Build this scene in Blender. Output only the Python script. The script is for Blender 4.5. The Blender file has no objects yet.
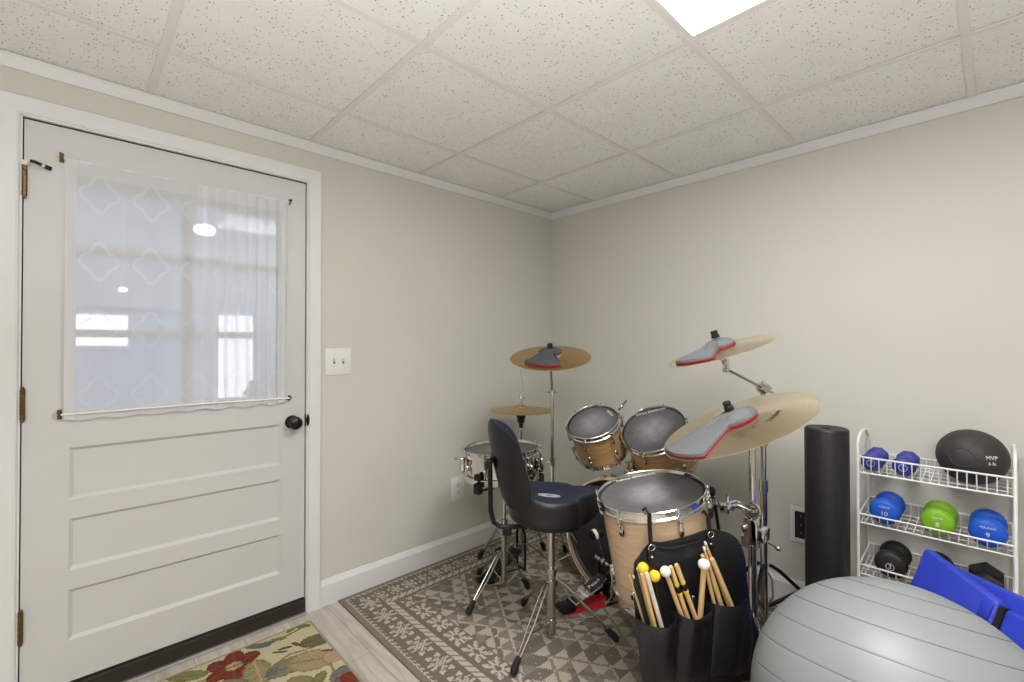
import bpy, bmesh, math, random
from mathutils import Vector as V, Matrix as Mx, Euler
random.seed(7)
C = bpy.context.scene.collection
PI = math.pi
sin, cos, R = math.sin, math.cos, math.radians
H = 1.275                      # lens height
FPX = 461.0
YAW = math.atan(485.5/FPX); PITCH = math.atan(4/FPX)
FW = V((cos(YAW), sin(YAW), 0)); RT = V((sin(YAW), -cos(YAW), 0)); UP = V((0, 0, 1))
_F = FW*cos(PITCH)+UP*sin(PITCH); _U = UP*cos(PITCH)-FW*sin(PITCH)
def ray(x, y): return _F*FPX+RT*(x-512)+_U*(341-y)
def at(x, y, d): return ray(x, y)*(d/FPX)+V((0, 0, H))          # photo measurement -> point at depth d
def onfloor(x, y, z=0.0):
    r = ray(x, y); return r*((z-H)/r.z)+V((0, 0, H))
def onplane(x, y, p, n):
    r = ray(x, y); o = V((0, 0, H)); return o+r*((p-o).dot(n)/r.dot(n))

# ------------------------------------------------------------------ materials
def lin(h):
    h = h.lstrip('#'); o = []
    for i in (0, 2, 4):
        c = int(h[i:i+2], 16)/255
        o.append(c/12.92 if c <= .04045 else ((c+.055)/1.055)**2.4)
    return (*o, 1)
def mat(name, col, rough=.5, metal=0, var=.06, scale=30, bump=0, bscale=200, spec=.5, coat=0, sheen=0, emit=None, estr=0, stretch=None):
    m = bpy.data.materials.new(name); m.use_nodes = True
    nt = m.node_tree; b = nt.nodes['Principled BSDF']; L = nt.links.new
    tc = nt.nodes.new('ShaderNodeTexCoord'); src = tc.outputs['Object']
    if stretch:
        mp = nt.nodes.new('ShaderNodeMapping'); mp.inputs['Scale'].default_value = stretch
        L(src, mp.inputs['Vector']); src = mp.outputs['Vector']
    n = nt.nodes.new('ShaderNodeTexNoise'); n.inputs['Scale'].default_value = scale; n.inputs['Detail'].default_value = 4
    L(src, n.inputs['Vector'])
    mix = nt.nodes.new('ShaderNodeMix'); mix.data_type = 'RGBA'
    c = lin(col)
    mix.inputs[6].default_value = (*[max(0, x*(1-var*2)) for x in c[:3]], 1)
    mix.inputs[7].default_value = (*[min(1, x*(1+var*2)) for x in c[:3]], 1)
    L(n.outputs['Fac'], mix.inputs[0]); L(mix.outputs[2], b.inputs['Base Color'])
    b.inputs['Roughness'].default_value = rough; b.inputs['Metallic'].default_value = metal
    b.inputs['Specular IOR Level'].default_value = spec
    b.inputs['Coat Weight'].default_value = coat; b.inputs['Sheen Weight'].default_value = sheen
    if bump:
        n2 = nt.nodes.new('ShaderNodeTexNoise'); n2.inputs['Scale'].default_value = bscale; n2.inputs['Detail'].default_value = 3
        L(src, n2.inputs['Vector'])
        bp = nt.nodes.new('ShaderNodeBump'); bp.inputs['Strength'].default_value = bump; bp.inputs['Distance'].default_value = .002
        L(n2.outputs['Fac'], bp.inputs['Height']); L(bp.outputs['Normal'], b.inputs['Normal'])
    if emit:
        b.inputs['Emission Color'].default_value = lin(emit); b.inputs['Emission Strength'].default_value = estr
    return m
M = {}
M['wall'] = mat('wall_paint', 'D0CEC4', .85, var=.012, scale=3, bump=.05, bscale=300, spec=.2)
M['trim'] = mat('trim_paint', 'DEDEDC', .45, var=.01, scale=5)
M['door'] = mat('door_paint', 'CBCAC7', .42, var=.012, scale=4, bump=.04, bscale=90)
M['grid'] = mat('grid_metal', 'E6E3DC', .9, var=.01, spec=0)
M['gap'] = mat('dark_gap', '17140F', .7, var=.1)
M['sill'] = mat('sill_bronze', '2A231C', .55, var=.15, scale=20)
M['alu'] = mat('aluminium', 'C9C6C0', .35, .8)
M['chrome'] = mat('chrome', 'D8D6D2', .09, 1, var=.02)
M['steel'] = mat('worn_chrome', 'B9B5AE', .22, 1, var=.08)
M['brass_old'] = mat('aged_brass', '77603F', .35, .9, var=.15, scale=60)
M['black_metal'] = mat('black_metal', '1B1A19', .32, .4, var=.1)
M['black'] = mat('black_plastic', '141414', .45, var=.1)
M['rubber'] = mat('black_rubber', '121211', .75, var=.1)
M['white_pl'] = mat('white_plastic', 'E4E3DF', .35, var=.01)
M['white_wire'] = mat('white_wire', 'ECEBE7', .35, var=.01)

M['bass_head'] = mat('bass_head_film', '222326', .38, var=.1, scale=8)
M['logo'] = mat('white_print', 'D9D9D6', .6, var=.01)
M['logo_dark'] = mat('dark_print', '3A3428', .6, var=.01)
M['leather'] = mat('black_leather', '18181A', .30, var=.12, scale=25, bump=.9, bscale=28)
M['vinyl'] = mat('black_vinyl', '131314', .33, var=.08, bump=.12, bscale=350)
M['navy'] = mat('navy_fabric', '141C30', .9, var=.15, scale=120, bump=.3, bscale=500)
M['mute'] = mat('grey_mute_rubber', '68696B', .75, var=.06, scale=60)
M['mute_dark'] = mat('dark_mute_rubber', '444447', .75, var=.06, scale=60)
M['red_felt'] = mat('red_felt', '9E222B', .85, var=.08)
M['stick'] = mat('stick_wood', 'D6B27C', .5, var=.08, scale=18, stretch=(1, 1, .1))
M['bamboo'] = mat('light_stick', 'DDD3BE', .5, var=.06)
M['yellow'] = mat('yellow_rubber', 'EDC12A', .6, var=.05)
M['felt'] = mat('white_felt', 'EDE6D6', .9, var=.04)
M['tape_y'] = mat('yellow_tape', 'E3C437', .5)
M['ball'] = mat('grey_ball_vinyl', '848887', .44, var=.02, scale=3)
M['groove'] = mat('ball_groove', '6C7070', .5, var=.02)
M['blue_mat'] = mat('blue_vinyl', '2A3DB4', .5, var=.05, scale=8, bump=.15, bscale=60)
M['blue_dk'] = mat('blue_neoprene', '3A3D93', .55, var=.05, bump=.1, bscale=400)
M['blue_db'] = mat('bright_blue_neoprene', '1557C8', .5, var=.05, bump=.1, bscale=400)
M['green_db'] = mat('lime_neoprene', '7DB322', .5, var=.05, bump=.1, bscale=400)
M['black_db'] = mat('black_neoprene', '1F1E1E', .55, var=.08, bump=.1, bscale=400)
M['medball'] = mat('charcoal_rubber', '343330', .6, var=.08, scale=12, bump=.2, bscale=300)
M['foam'] = mat('black_foam', '1B1B1B', .5, var=.35, scale=110, bump=1.0, bscale=130)
M['red'] = mat('red_plate', 'C0202C', .4, var=.05)
M['grip'] = mat('pedal_grip', '2B2C2B', .5, .3)
M['blue_wall'] = mat('porch_blue_paint', 'BFD0E4', .8, var=.02)
M['porch_white'] = mat('porch_white', 'DDE1E6', .7, var=.02)
M['grey_cloth'] = mat('grey_cover', '6E7278', .8, var=.06)
M['pink'] = mat('pink_cover', 'C79A9C', .8, var=.06)
M['cable'] = mat('grey_cable', '6C6A66', .5)
M['troffer'] = mat('lamp_diffuser', 'FFFFFF', .5, var=0, emit='FDFDFF', estr=29)
M['troffer_b'] = mat('lamp_diffuser_back', 'FFFFFF', .5, var=0, emit='FDFDFF', estr=37)
M['daylight'] = mat('daylit_glass', 'FFFFFF', .5, var=0, emit='F4F7FF', estr=1.9)

def wood(name, c1, c2, rough, axis, sc=6, coat=.6):
    m = bpy.data.materials.new(name); m.use_nodes = True; nt = m.node_tree; L = nt.links.new
    b = nt.nodes['Principled BSDF']; tc = nt.nodes.new('ShaderNodeTexCoord'); mp = nt.nodes.new('ShaderNodeMapping')
    mp.inputs['Scale'].default_value = axis; L(tc.outputs['Object'], mp.inputs['Vector'])
    n = nt.nodes.new('ShaderNodeTexNoise'); n.inputs['Scale'].default_value = sc; n.inputs['Detail'].default_value = 6; n.inputs['Distortion'].default_value = .4
    L(mp.outputs['Vector'], n.inputs['Vector'])
    r = nt.nodes.new('ShaderNodeValToRGB'); r.color_ramp.elements[0].color = lin(c1); r.color_ramp.elements[1].color = lin(c2)
    r.color_ramp.elements[0].position = .3; r.color_ramp.elements[1].position = .7
    L(n.outputs['Fac'], r.inputs['Fac']); L(r.outputs['Color'], b.inputs['Base Color'])
    b.inputs['Roughness'].default_value = rough; b.inputs['Coat Weight'].default_value = coat; b.inputs['Coat Roughness'].default_value = .12
    return m
M['maple'] = wood('maple_lacquer', 'B08A58', 'C9A271', .3, (1, 1, 14), 5)
M['maple_light'] = wood('maple_light_lacquer', 'C6A684', 'D8BB98', .3, (1, 1, 14), 5)
def brass(name, col):
    m = bpy.data.materials.new(name); m.use_nodes = True; nt = m.node_tree; L = nt.links.new
    b = nt.nodes['Principled BSDF']; tc = nt.nodes.new('ShaderNodeTexCoord')
    ln = nt.nodes.new('ShaderNodeVectorMath'); ln.operation = 'LENGTH'
    sp = nt.nodes.new('ShaderNodeSeparateXYZ'); cb = nt.nodes.new('ShaderNodeCombineXYZ')
    L(tc.outputs['Object'], sp.inputs[0]); L(sp.outputs[0], cb.inputs[0]); L(sp.outputs[1], cb.inputs[1]); L(cb.outputs[0], ln.inputs[0])
    w = nt.nodes.new('ShaderNodeTexNoise'); w.noise_dimensions = '1D'; w.inputs['Scale'].default_value = 260
    L(ln.outputs['Value'], w.inputs['W'])
    mx = nt.nodes.new('ShaderNodeMix'); mx.data_type = 'RGBA'; c = lin(col)
    mx.inputs[6].default_value = (*[x*.85 for x in c[:3]], 1); mx.inputs[7].default_value = (*[min(1, x*1.12) for x in c[:3]], 1)
    L(w.outputs['Fac'], mx.inputs[0]); L(mx.outputs[2], b.inputs['Base Color'])
    bp = nt.nodes.new('ShaderNodeBump'); bp.inputs['Strength'].default_value = .25; bp.inputs['Distance'].default_value = .0006
    L(w.outputs['Fac'], bp.inputs['Height']); L(bp.outputs['Normal'], b.inputs['Normal'])
    b.inputs['Metallic'].default_value = 1; b.inputs['Roughness'].default_value = .34; b.inputs['Anisotropic'].default_value = .5
    return m
M['brass'] = brass('cymbal_bronze', 'EADFC6'); M['brass_dark'] = brass('cymbal_old_bronze', 'D0B47C')
def ceiling_mat():
    m = bpy.data.materials.new('acoustic_tile'); m.use_nodes = True; nt = m.node_tree; L = nt.links.new
    b = nt.nodes['Principled BSDF']; tc = nt.nodes.new('ShaderNodeTexCoord')
    n0 = nt.nodes.new('ShaderNodeTexNoise'); n0.inputs['Scale'].default_value = 60
    mixv = nt.nodes.new('ShaderNodeMix'); mixv.data_type = 'VECTOR'; mixv.inputs[0].default_value = .012
    L(tc.outputs['Object'], n0.inputs['Vector']); L(tc.outputs['Object'], mixv.inputs[4]); L(n0.outputs['Color'], mixv.inputs[5])
    v = nt.nodes.new('ShaderNodeTexVoronoi'); v.inputs['Scale'].default_value = 115; v.inputs['Randomness'].default_value = 1
    L(mixv.outputs[1], v.inputs['Vector'])
    sep = nt.nodes.new('ShaderNodeSeparateColor'); L(v.outputs['Color'], sep.inputs[0])
    rad = nt.nodes.new('ShaderNodeMath'); rad.operation = 'MULTIPLY_ADD'; rad.inputs[1].default_value = .50; rad.inputs[2].default_value = -.165
    L(sep.outputs[0], rad.inputs[0])
    lt = nt.nodes.new('ShaderNodeMath'); lt.operation = 'LESS_THAN'; L(v.outputs['Distance'], lt.inputs[0]); L(rad.outputs[0], lt.inputs[1])
    n1 = nt.nodes.new('ShaderNodeTexNoise'); n1.inputs['Scale'].default_value = 9; n1.inputs['Detail'].default_value = 3
    L(tc.outputs['Object'], n1.inputs['Vector'])
    base = nt.nodes.new('ShaderNodeMix'); base.data_type = 'RGBA'; base.inputs[6].default_value = lin('EAE8E3'); base.inputs[7].default_value = lin('F3F2EE')
    L(n1.outputs['Fac'], base.inputs[0])
    sp = nt.nodes.new('ShaderNodeMix'); sp.data_type = 'RGBA'; sp.inputs[7].default_value = lin('9C958A')
    L(lt.outputs[0], sp.inputs[0]); L(base.outputs[2], sp.inputs[6]); L(sp.outputs[2], b.inputs['Base Color'])
    b.inputs['Roughness'].default_value = .9; b.inputs['Specular IOR Level'].default_value = .1
    return m
M['tile'] = ceiling_mat()
def floor_mat():
    m = bpy.data.materials.new('vinyl_plank'); m.use_nodes = True; nt = m.node_tree; L = nt.links.new
    b = nt.nodes['Principled BSDF']; tc = nt.nodes.new('ShaderNodeTexCoord')
    mp = nt.nodes.new('ShaderNodeMapping'); mp.inputs['Rotation'].default_value = (0, 0, PI/2); L(tc.outputs['Object'], mp.inputs[0])
    br = nt.nodes.new('ShaderNodeTexBrick'); br.inputs['Scale'].default_value = 1; br.inputs['Brick Width'].default_value = 1.2; br.inputs['Row Height'].default_value = .18
    br.inputs['Mortar Size'].default_value = .0012; br.inputs['Color1'].default_value = lin('CDC6BC'); br.inputs['Color2'].default_value = lin('BDB5AA'); br.inputs['Mortar'].default_value = lin('8E877D')
    L(mp.outputs[0], br.inputs['Vector'])
    mp2 = nt.nodes.new('ShaderNodeMapping'); mp2.inputs['Scale'].default_value = (9, .8, 1); L(tc.outputs['Object'], mp2.inputs[0])
    n = nt.nodes.new('ShaderNodeTexNoise'); n.inputs['Scale'].default_value = 3; n.inputs['Detail'].default_value = 7; n.inputs['Distortion'].default_value = 1.2
    L(mp2.outputs[0], n.inputs['Vector'])
    r = nt.nodes.new('ShaderNodeValToRGB'); r.color_ramp.elements[0].color = lin('B3ABA0'); r.color_ramp.elements[1].color = lin('FFFFFF')
    r.color_ramp.elements[0].position = .25; r.color_ramp.elements[1].position = .6
    L(n.outputs['Fac'], r.inputs[0])
    mx = nt.nodes.new('ShaderNodeMix'); mx.data_type = 'RGBA'; mx.blend_type = 'MULTIPLY'; mx.inputs[0].default_value = .7
    L(br.outputs['Color'], mx.inputs[6]); L(r.outputs['Color'], mx.inputs[7]); L(mx.outputs[2], b.inputs['Base Color'])
    b.inputs['Roughness'].default_value = .42
    return m
M['floor'] = floor_mat()
def glass_mat():
    m = bpy.data.materials.new('window_glass'); m.use_nodes = True; nt = m.node_tree; L = nt.links.new
    nt.nodes.remove(nt.nodes['Principled BSDF']); o = nt.nodes['Material Output']
    t = nt.nodes.new('ShaderNodeBsdfTransparent'); g = nt.nodes.new('ShaderNodeBsdfGlossy'); g.inputs['Roughness'].default_value = .02
    fr = nt.nodes.new('ShaderNodeFresnel'); fr.inputs['IOR'].default_value = 1.5
    ad = nt.nodes.new('ShaderNodeMath'); ad.operation = 'MULTIPLY'; ad.inputs[1].default_value = 2.0; L(fr.outputs[0], ad.inputs[0])
    mx = nt.nodes.new('ShaderNodeMixShader'); L(ad.outputs[0], mx.inputs[0]); L(t.outputs[0], mx.inputs[1]); L(g.outputs[0], mx.inputs[2]); L(mx.outputs[0], o.inputs[0])
    return m
M['glass'] = glass_mat()
def sheer_mat():
    m = bpy.data.materials.new('sheer_lace'); m.use_nodes = True; nt = m.node_tree; L = nt.links.new
    nt.nodes.remove(nt.nodes['Principled BSDF']); o = nt.nodes['Material Output']
    at_ = nt.nodes.new('ShaderNodeAttribute'); at_.attribute_name = 'lace'
    t = nt.nodes.new('ShaderNodeBsdfTransparent'); d = nt.nodes.new('ShaderNodeBsdfDiffuse'); d.inputs['Color'].default_value = lin('F1F2F3')
    tl = nt.nodes.new('ShaderNodeBsdfTranslucent'); tl.inputs['Color'].default_value = lin('EEF1F4')
    m1 = nt.nodes.new('ShaderNodeMixShader'); m1.inputs[0].default_value = .35; L(d.outputs[0], m1.inputs[1]); L(tl.outputs[0], m1.inputs[2])
    n = nt.nodes.new('ShaderNodeTexNoise'); n.inputs['Scale'].default_value = 500
    tc = nt.nodes.new('ShaderNodeTexCoord'); L(tc.outputs['Object'], n.inputs['Vector'])
    ad = nt.nodes.new('ShaderNodeMath'); ad.operation = 'MULTIPLY_ADD'; ad.inputs[1].default_value = .12; L(n.outputs['Fac'], ad.inputs[0]); L(at_.outputs['Fac'], ad.inputs[2])
    m2 = nt.nodes.new('ShaderNodeMixShader'); L(ad.outputs[0], m2.inputs[0]); L(t.outputs[0], m2.inputs[1]); L(m1.outputs[0], m2.inputs[2]); L(m2.outputs[0], o.inputs[0])
    return m
M['sheer'] = sheer_mat()
def paint_mat(name, rough=.95, bump=.6):
    m = bpy.data.materials.new(name); m.use_nodes = True; nt = m.node_tree; L = nt.links.new
    b = nt.nodes['Principled BSDF']; a = nt.nodes.new('ShaderNodeAttribute'); a.attribute_name = 'pattern'
    tc = nt.nodes.new('ShaderNodeTexCoord'); n = nt.nodes.new('ShaderNodeTexNoise'); n.inputs['Scale'].default_value = 260
    L(tc.outputs['Object'], n.inputs['Vector'])
    mr = nt.nodes.new('ShaderNodeMapRange'); mr.inputs[3].default_value = .75; mr.inputs[4].default_value = 1.15; L(n.outputs['Fac'], mr.inputs[0])
    mx = nt.nodes.new('ShaderNodeMix'); mx.data_type = 'RGBA'; mx.blend_type = 'MULTIPLY'; mx.inputs[0].default_value = 1
    L(a.outputs['Color'], mx.inputs[6]); L(mr.outputs[0], mx.inputs[7]); L(mx.outputs[2], b.inputs['Base Color'])
    bp = nt.nodes.new('ShaderNodeBump'); bp.inputs['Strength'].default_value = bump; bp.inputs['Distance'].default_value = .002
    L(n.outputs['Fac'], bp.inputs['Height']); L(bp.outputs['Normal'], b.inputs['Normal'])
    b.inputs['Roughness'].default_value = rough; b.inputs['Specular IOR Level'].default_value = .1
    return m
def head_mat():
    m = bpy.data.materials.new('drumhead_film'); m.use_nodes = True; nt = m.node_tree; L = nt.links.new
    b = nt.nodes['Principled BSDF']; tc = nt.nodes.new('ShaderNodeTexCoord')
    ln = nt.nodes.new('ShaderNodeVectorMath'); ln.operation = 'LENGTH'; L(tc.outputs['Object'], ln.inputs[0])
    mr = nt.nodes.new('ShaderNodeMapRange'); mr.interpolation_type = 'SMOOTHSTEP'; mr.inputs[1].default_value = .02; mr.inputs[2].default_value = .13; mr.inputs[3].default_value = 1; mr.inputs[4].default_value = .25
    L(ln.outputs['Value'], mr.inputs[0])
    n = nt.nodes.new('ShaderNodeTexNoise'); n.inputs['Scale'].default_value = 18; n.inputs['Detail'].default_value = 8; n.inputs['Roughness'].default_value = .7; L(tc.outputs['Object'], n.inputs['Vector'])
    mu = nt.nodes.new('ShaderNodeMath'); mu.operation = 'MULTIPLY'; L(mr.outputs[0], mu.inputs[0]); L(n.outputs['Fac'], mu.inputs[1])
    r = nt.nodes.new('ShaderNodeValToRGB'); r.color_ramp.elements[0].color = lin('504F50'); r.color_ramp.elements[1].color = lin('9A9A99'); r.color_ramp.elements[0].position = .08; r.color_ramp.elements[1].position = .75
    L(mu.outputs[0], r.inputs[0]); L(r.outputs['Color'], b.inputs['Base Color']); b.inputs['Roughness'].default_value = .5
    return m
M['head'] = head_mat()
M['rug'] = paint_mat('woven_rug'); M['floral'] = paint_mat('floral_pile')

# ------------------------------------------------------------------ mesh helpers
def frame(z, x=None):
    z = V(z).normalized(); x = V(x) if x is not None else (V((1, 0, 0)) if abs(z.x) < .9 else V((0, 1, 0)))
    x = (x-z*x.dot(z)).normalized(); y = z.cross(x)
    return Mx((x, y, z)).transposed()
def at_frame(loc, z=(0, 0, 1), x=None): return Mx.Translation(V(loc)) @ frame(z, x).to_4x4()
class B:
    def __init__(s): s.b = bmesh.new()
    def _add(s, f):
        n = len(s.b.verts); f(); s.b.verts.ensure_lookup_table(); return s.b.verts[n:]
    def box(s, c, d, rot=None, bev=0, m=None):
        t = bmesh.new(); bmesh.ops.create_cube(t, size=1)
        for v in t.verts: v.co = V((v.co.x*d[0], v.co.y*d[1], v.co.z*d[2]))
        if bev: bmesh.ops.bevel(t, geom=t.edges[:], offset=bev, segments=2, affect='EDGES', profile=.5)
        X = Mx.Translation(V(c))
        if rot is not None: X = X @ (rot.to_4x4() if hasattr(rot, 'to_4x4') else Euler(rot).to_matrix().to_4x4())
        if m is not None: X = m @ X
        return s.merge(t, X)
    def merge(s, t, X=None):
        mp = {}
        for v in t.verts: mp[v] = s.b.verts.new(X @ v.co if X is not None else v.co)
        for f in t.faces:
            try: s.b.faces.new([mp[v] for v in f.verts])
            except ValueError: pass
        t.free(); return s
    def tube(s, pts, r, seg=10, closed=False, flat=None):
        pts = [V(p) for p in pts]; n = len(pts)
        rs = r if isinstance(r, (list, tuple)) else [r]*n
        rings = []; up = None
        for i, p in enumerate(pts):
            if closed: t = pts[(i+1) % n]-pts[i-1]
            else: t = pts[min(i+1, n-1)]-pts[max(i-1, 0)]
            t.normalize()
            if up is None: up = frame(t).col[0]
            up = (up-t*up.dot(t)).normalized(); w = t.cross(up)
            rings.append([s.b.verts.new(p+(up*cos(a)*(flat or 1)+w*sin(a))*rs[i]) for a in [2*PI*k/seg for k in range(seg)]])
        for i in range(n if closed else n-1):
            a, b = rings[i], rings[(i+1) % n]
            off = 0
            if closed and i == n-1:
                off = min(range(seg), key=lambda q: (a[0].co-b[q].co).length)
            for k in range(seg):
                s.b.faces.new((a[k], a[(k+1) % seg], b[(k+1+off) % seg], b[(k+off) % seg]))
        if not closed:
            s.b.faces.new(rings[0][::-1]); s.b.faces.new(rings[-1])
        return s
    def cyl(s, p0, p1, r0, r1=None, seg=16): return s.tube([p0, p1], [r0, r0 if r1 is None else r1], seg)
    def lathe(s, prof, X=None, seg=48, cap=True):
        X = X or Mx(); rings = []
        for r, z in prof:
            if r < 1e-6: rings.append([s.b.verts.new(X @ V((0, 0, z)))])
            else: rings.append([s.b.verts.new(X @ V((r*cos(2*PI*k/seg), r*sin(2*PI*k/seg), z))) for k in range(seg)])
        for a, b in zip(rings, rings[1:]):
            for k in range(seg):
                k2 = (k+1) % seg
                if len(a) == 1 and len(b) == 1: continue
                if len(a) == 1: s.b.faces.new((a[0], b[k2], b[k]))
                elif len(b) == 1: s.b.faces.new((a[k], a[k2], b[0]))
                else: s.b.faces.new((a[k], a[k2], b[k2], b[k]))
        if cap:
            if len(rings[0]) > 1: s.b.faces.new(rings[0][::-1])
            if len(rings[-1]) > 1: s.b.faces.new(rings[-1])
        return s
    def ring(s, prof, X=None, seg=48):       # closed profile revolved
        X = X or Mx(); rings = [[s.b.verts.new(X @ V((r*cos(2*PI*k/seg), r*sin(2*PI*k/seg), z))) for k in range(seg)] for r, z in prof]
        for a, b in zip(rings, rings[1:]+rings[:1]):
            for k in range(seg): s.b.faces.new((a[k], a[(k+1) % seg], b[(k+1) % seg], b[k]))
        return s
    def ball(s, c, r, sc=(1, 1, 1), seg=20, X=None):
        t = bmesh.new(); bmesh.ops.create_uvsphere(t, u_segments=seg, v_segments=max(8, seg*2//3), radius=1)
        Y = Mx.Translation(V(c)) @ Mx.Diagonal((r*sc[0], r*sc[1], r*sc[2], 1))
        return s.merge(t, X @ Y if X is not None else Y)
    def prism(s, pts, z0, z1, X=None):
        X = X or Mx()
        a = [s.b.verts.new(X @ V((p[0], p[1], z0))) for p in pts]; b = [s.b.verts.new(X @ V((p[0], p[1], z1))) for p in pts]
        n = len(pts)
        for k in range(n): s.b.faces.new((a[k], a[(k+1) % n], b[(k+1) % n], b[k]))
        s.b.faces.new(a[::-1]); s.b.faces.new(b); return s
    def grid(s, fn, nu, nv, closed_u=False):
        vs = [[s.b.verts.new(fn(i, j)) for j in range(nv)] for i in range(nu)]
        for i in range(nu if closed_u else nu-1):
            for j in range(nv-1): s.b.faces.new((vs[i][j], vs[(i+1) % nu][j], vs[(i+1) % nu][j+1], vs[i][j+1]))
        return vs
def setp(o, label, cat, group=None, kind=None):
    if label: o['label'] = label
    if cat: o['category'] = cat
    if group: o['group'] = group
    if kind: o['kind'] = kind
W = {}
def thing(name, label, cat, loc=(0, 0, 0), X=None, group=None, kind=None):
    o = bpy.data.objects.new(name, None); C.objects.link(o); o.empty_display_size = .05
    X = X if X is not None else Mx.Translation(V(loc)); o.matrix_world = X; W[o] = X
    setp(o, label, cat, group, kind); return o
def part(name, b, m, parent=None, world=True, smooth=35, label=None, kind=None):
    bm = b.b if isinstance(b, B) else b
    bmesh.ops.recalc_face_normals(bm, faces=bm.faces[:])
    if parent is not None and world:
        inv = W[parent].inverted(); bmesh.ops.transform(bm, matrix=inv, verts=bm.verts[:])
    me = bpy.data.meshes.new(name); bm.to_mesh(me); bm.free()
    if isinstance(m, str): m = M[m]
    me.materials.append(m)
    if smooth:
        me.polygons.foreach_set('use_smooth', [True]*len(me.polygons)); me.set_sharp_from_angle(angle=R(smooth))
    o = bpy.data.objects.new(name, me); C.objects.link(o)
    if parent is not None: o.parent = parent
    W[o] = W[parent] if parent is not None else Mx()
    if label: o['label'] = label
    if kind: o['kind'] = kind
    return o
def struct(name, b, m, smooth=35): return part(name, b, m, None, kind='structure', smooth=smooth)
def single(name, b, m, label, cat, loc=None, group=None, smooth=35, X=None):   # a thing that is one mesh, built in world space, with its origin at loc
    X = X if X is not None else Mx.Translation(V(loc or (0, 0, 0)))
    bm = b.b; bmesh.ops.transform(bm, matrix=X.inverted(), verts=bm.verts[:])
    o = part(name, b, m, None, smooth=smooth); o.matrix_world = X; W[o] = X; setp(o, label, cat, group); return o
def copy_tree(o, parent=None):
    c = o.copy(); C.objects.link(c)
    if parent is not None: c.parent = parent
    W[c] = W[o]
    for ch in o.children: copy_tree(ch, c)
    return c
def text(name, body, size, X, m, parent, ext=.0004, sx=1.0):
    cu = bpy.data.curves.new('t', 'FONT'); cu.body = body; cu.size = size; cu.extrude = ext; cu.align_x = 'CENTER'; cu.align_y = 'CENTER'; cu.resolution_u = 3
    o = bpy.data.objects.new('t', cu); C.objects.link(o)
    dg = bpy.context.evaluated_depsgraph_get(); dg.update()
    me = bpy.data.meshes.new_from_object(o.evaluated_get(dg)); bpy.data.objects.remove(o); bpy.data.curves.remove(cu)
    bm = bmesh.new(); bm.from_mesh(me); bpy.data.meshes.remove(me)
    bmesh.ops.transform(bm, matrix=X @ Mx.Diagonal((sx, 1, 1, 1)), verts=bm.verts[:])
    return part(name, bm, m, parent, world=False, smooth=0)
def arc(c, r, a0, a1, n, u, v):
    return [V(c)+(V(u)*cos(a)+V(v)*sin(a))*r for a in [a0+(a1-a0)*i/(n-1) for i in range(n)]]
def lerp(a, b, t): return V(a)*(1-t)+V(b)*t

# ------------------------------------------------------------------ room
XR, YL, ZC = 2.575, 2.285, 2.252
XB, YN = -3.3, -3.1
DX0, DX1, DZ = -.135, .807, 2.056           # rough opening of the door
b = B(); b.box(((XR+XB)/2, (YL+YN)/2, -.05), (XR-XB, YL-YN+.24, .1)); struct('floor', b, 'floor', 0)
b = B()
b.box(((DX0+XB)/2-.0, YL+.06, 1.15), (DX0-XB, .12, 2.5)); b.box(((DX1+XR+.12)/2, YL+.06, 1.15), (XR+.12-DX1, .12, 2.5)); b.box(((DX0+DX1)/2, YL+.06, (DZ+2.4)/2), (DX1-DX0, .12, 2.4-DZ))
struct('wall_left', b, 'wall', 0)
b = B(); b.box((XR+.06, (YL+YN)/2, 1.15), (.12, YL-YN, 2.5)); struct('wall_right', b, 'wall', 0)
b = B(); b.box(((XR+XB)/2, YN-.06, 1.15), (XR-XB+.24, .12, 2.5)); struct('wall_near', b, 'wall', 0)
b = B(); b.box((XB-.06, (YL+YN)/2, 1.15), (.12, YL-YN, 2.5)); struct('wall_back', b, 'wall', 0)
# ceiling tiles with recessed edges, one structure; grid lines
gx = [.2085+.6096*k for k in range(-6, 4)]; gy = [.0635+.6096*k for k in range(-6, 4)]
lamps = [(.8181, .0635, 1, 1), (-1.0107, -1.1557, 1, 1)]
def inlamp(x, y):
    return any(l[0] < x < l[0]+.6096*l[2] and l[1] < y < l[1]+.6096*l[3] for l in lamps)
b = B()
xs = [XB]+[g for g in gx if g > XB+.05]+[XR]; ys = [YN]+[g for g in gy if g > YN+.05]+[YL]
for i in range(len(xs)-1):
    for j in range(len(ys)-1):
        x0, x1, y0, y1 = xs[i], xs[i+1], ys[j], ys[j+1]
        if inlamp((x0+x1)/2, (y0+y1)/2): continue
        b.box(((x0+x1)/2, (y0+y1)/2, ZC+.012), (x1-x0-.022, y1-y0-.022, .018))
b.box(((XR+XB)/2, (YL+YN)/2, ZC+.20), (XR-XB+.2, YL-YN+.2, .02))
struct('ceiling', b, 'tile', 0)
b = B()
for x in xs[1:-1]:
    segs = []; y = YN
    b.box((x, (YL+YN)/2, ZC-.0005), (.024, YL-YN, .003))
for y in ys[1:-1]: b.box(((XR+XB)/2, y, ZC-.0002), (XR-XB, .024, .003))
struct('trim_1', b, 'grid', 0)
def trimrun(name, prof, horiz):       # prof: (out, z); along left wall or right wall
    b = B(); n = len(prof)
    if horiz == 'L':
        A = [b.b.verts.new((XB, YL-o, z)) for o, z in prof]; Bv = [b.b.verts.new((XR-o, YL-o, z)) for o, z in prof]
    else:
        A = [b.b.verts.new((XR-o, YN, z)) for o, z in prof]; Bv = [b.b.verts.new((XR-o, YL-o, z)) for o, z in prof]
    for k in range(n): b.b.faces.new((A[k], A[(k+1) % n], Bv[(k+1) % n], Bv[k]))
    b.b.faces.new(A); b.b.faces.new(Bv[::-1]); struct(name, b, 'trim', 20)
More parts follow.
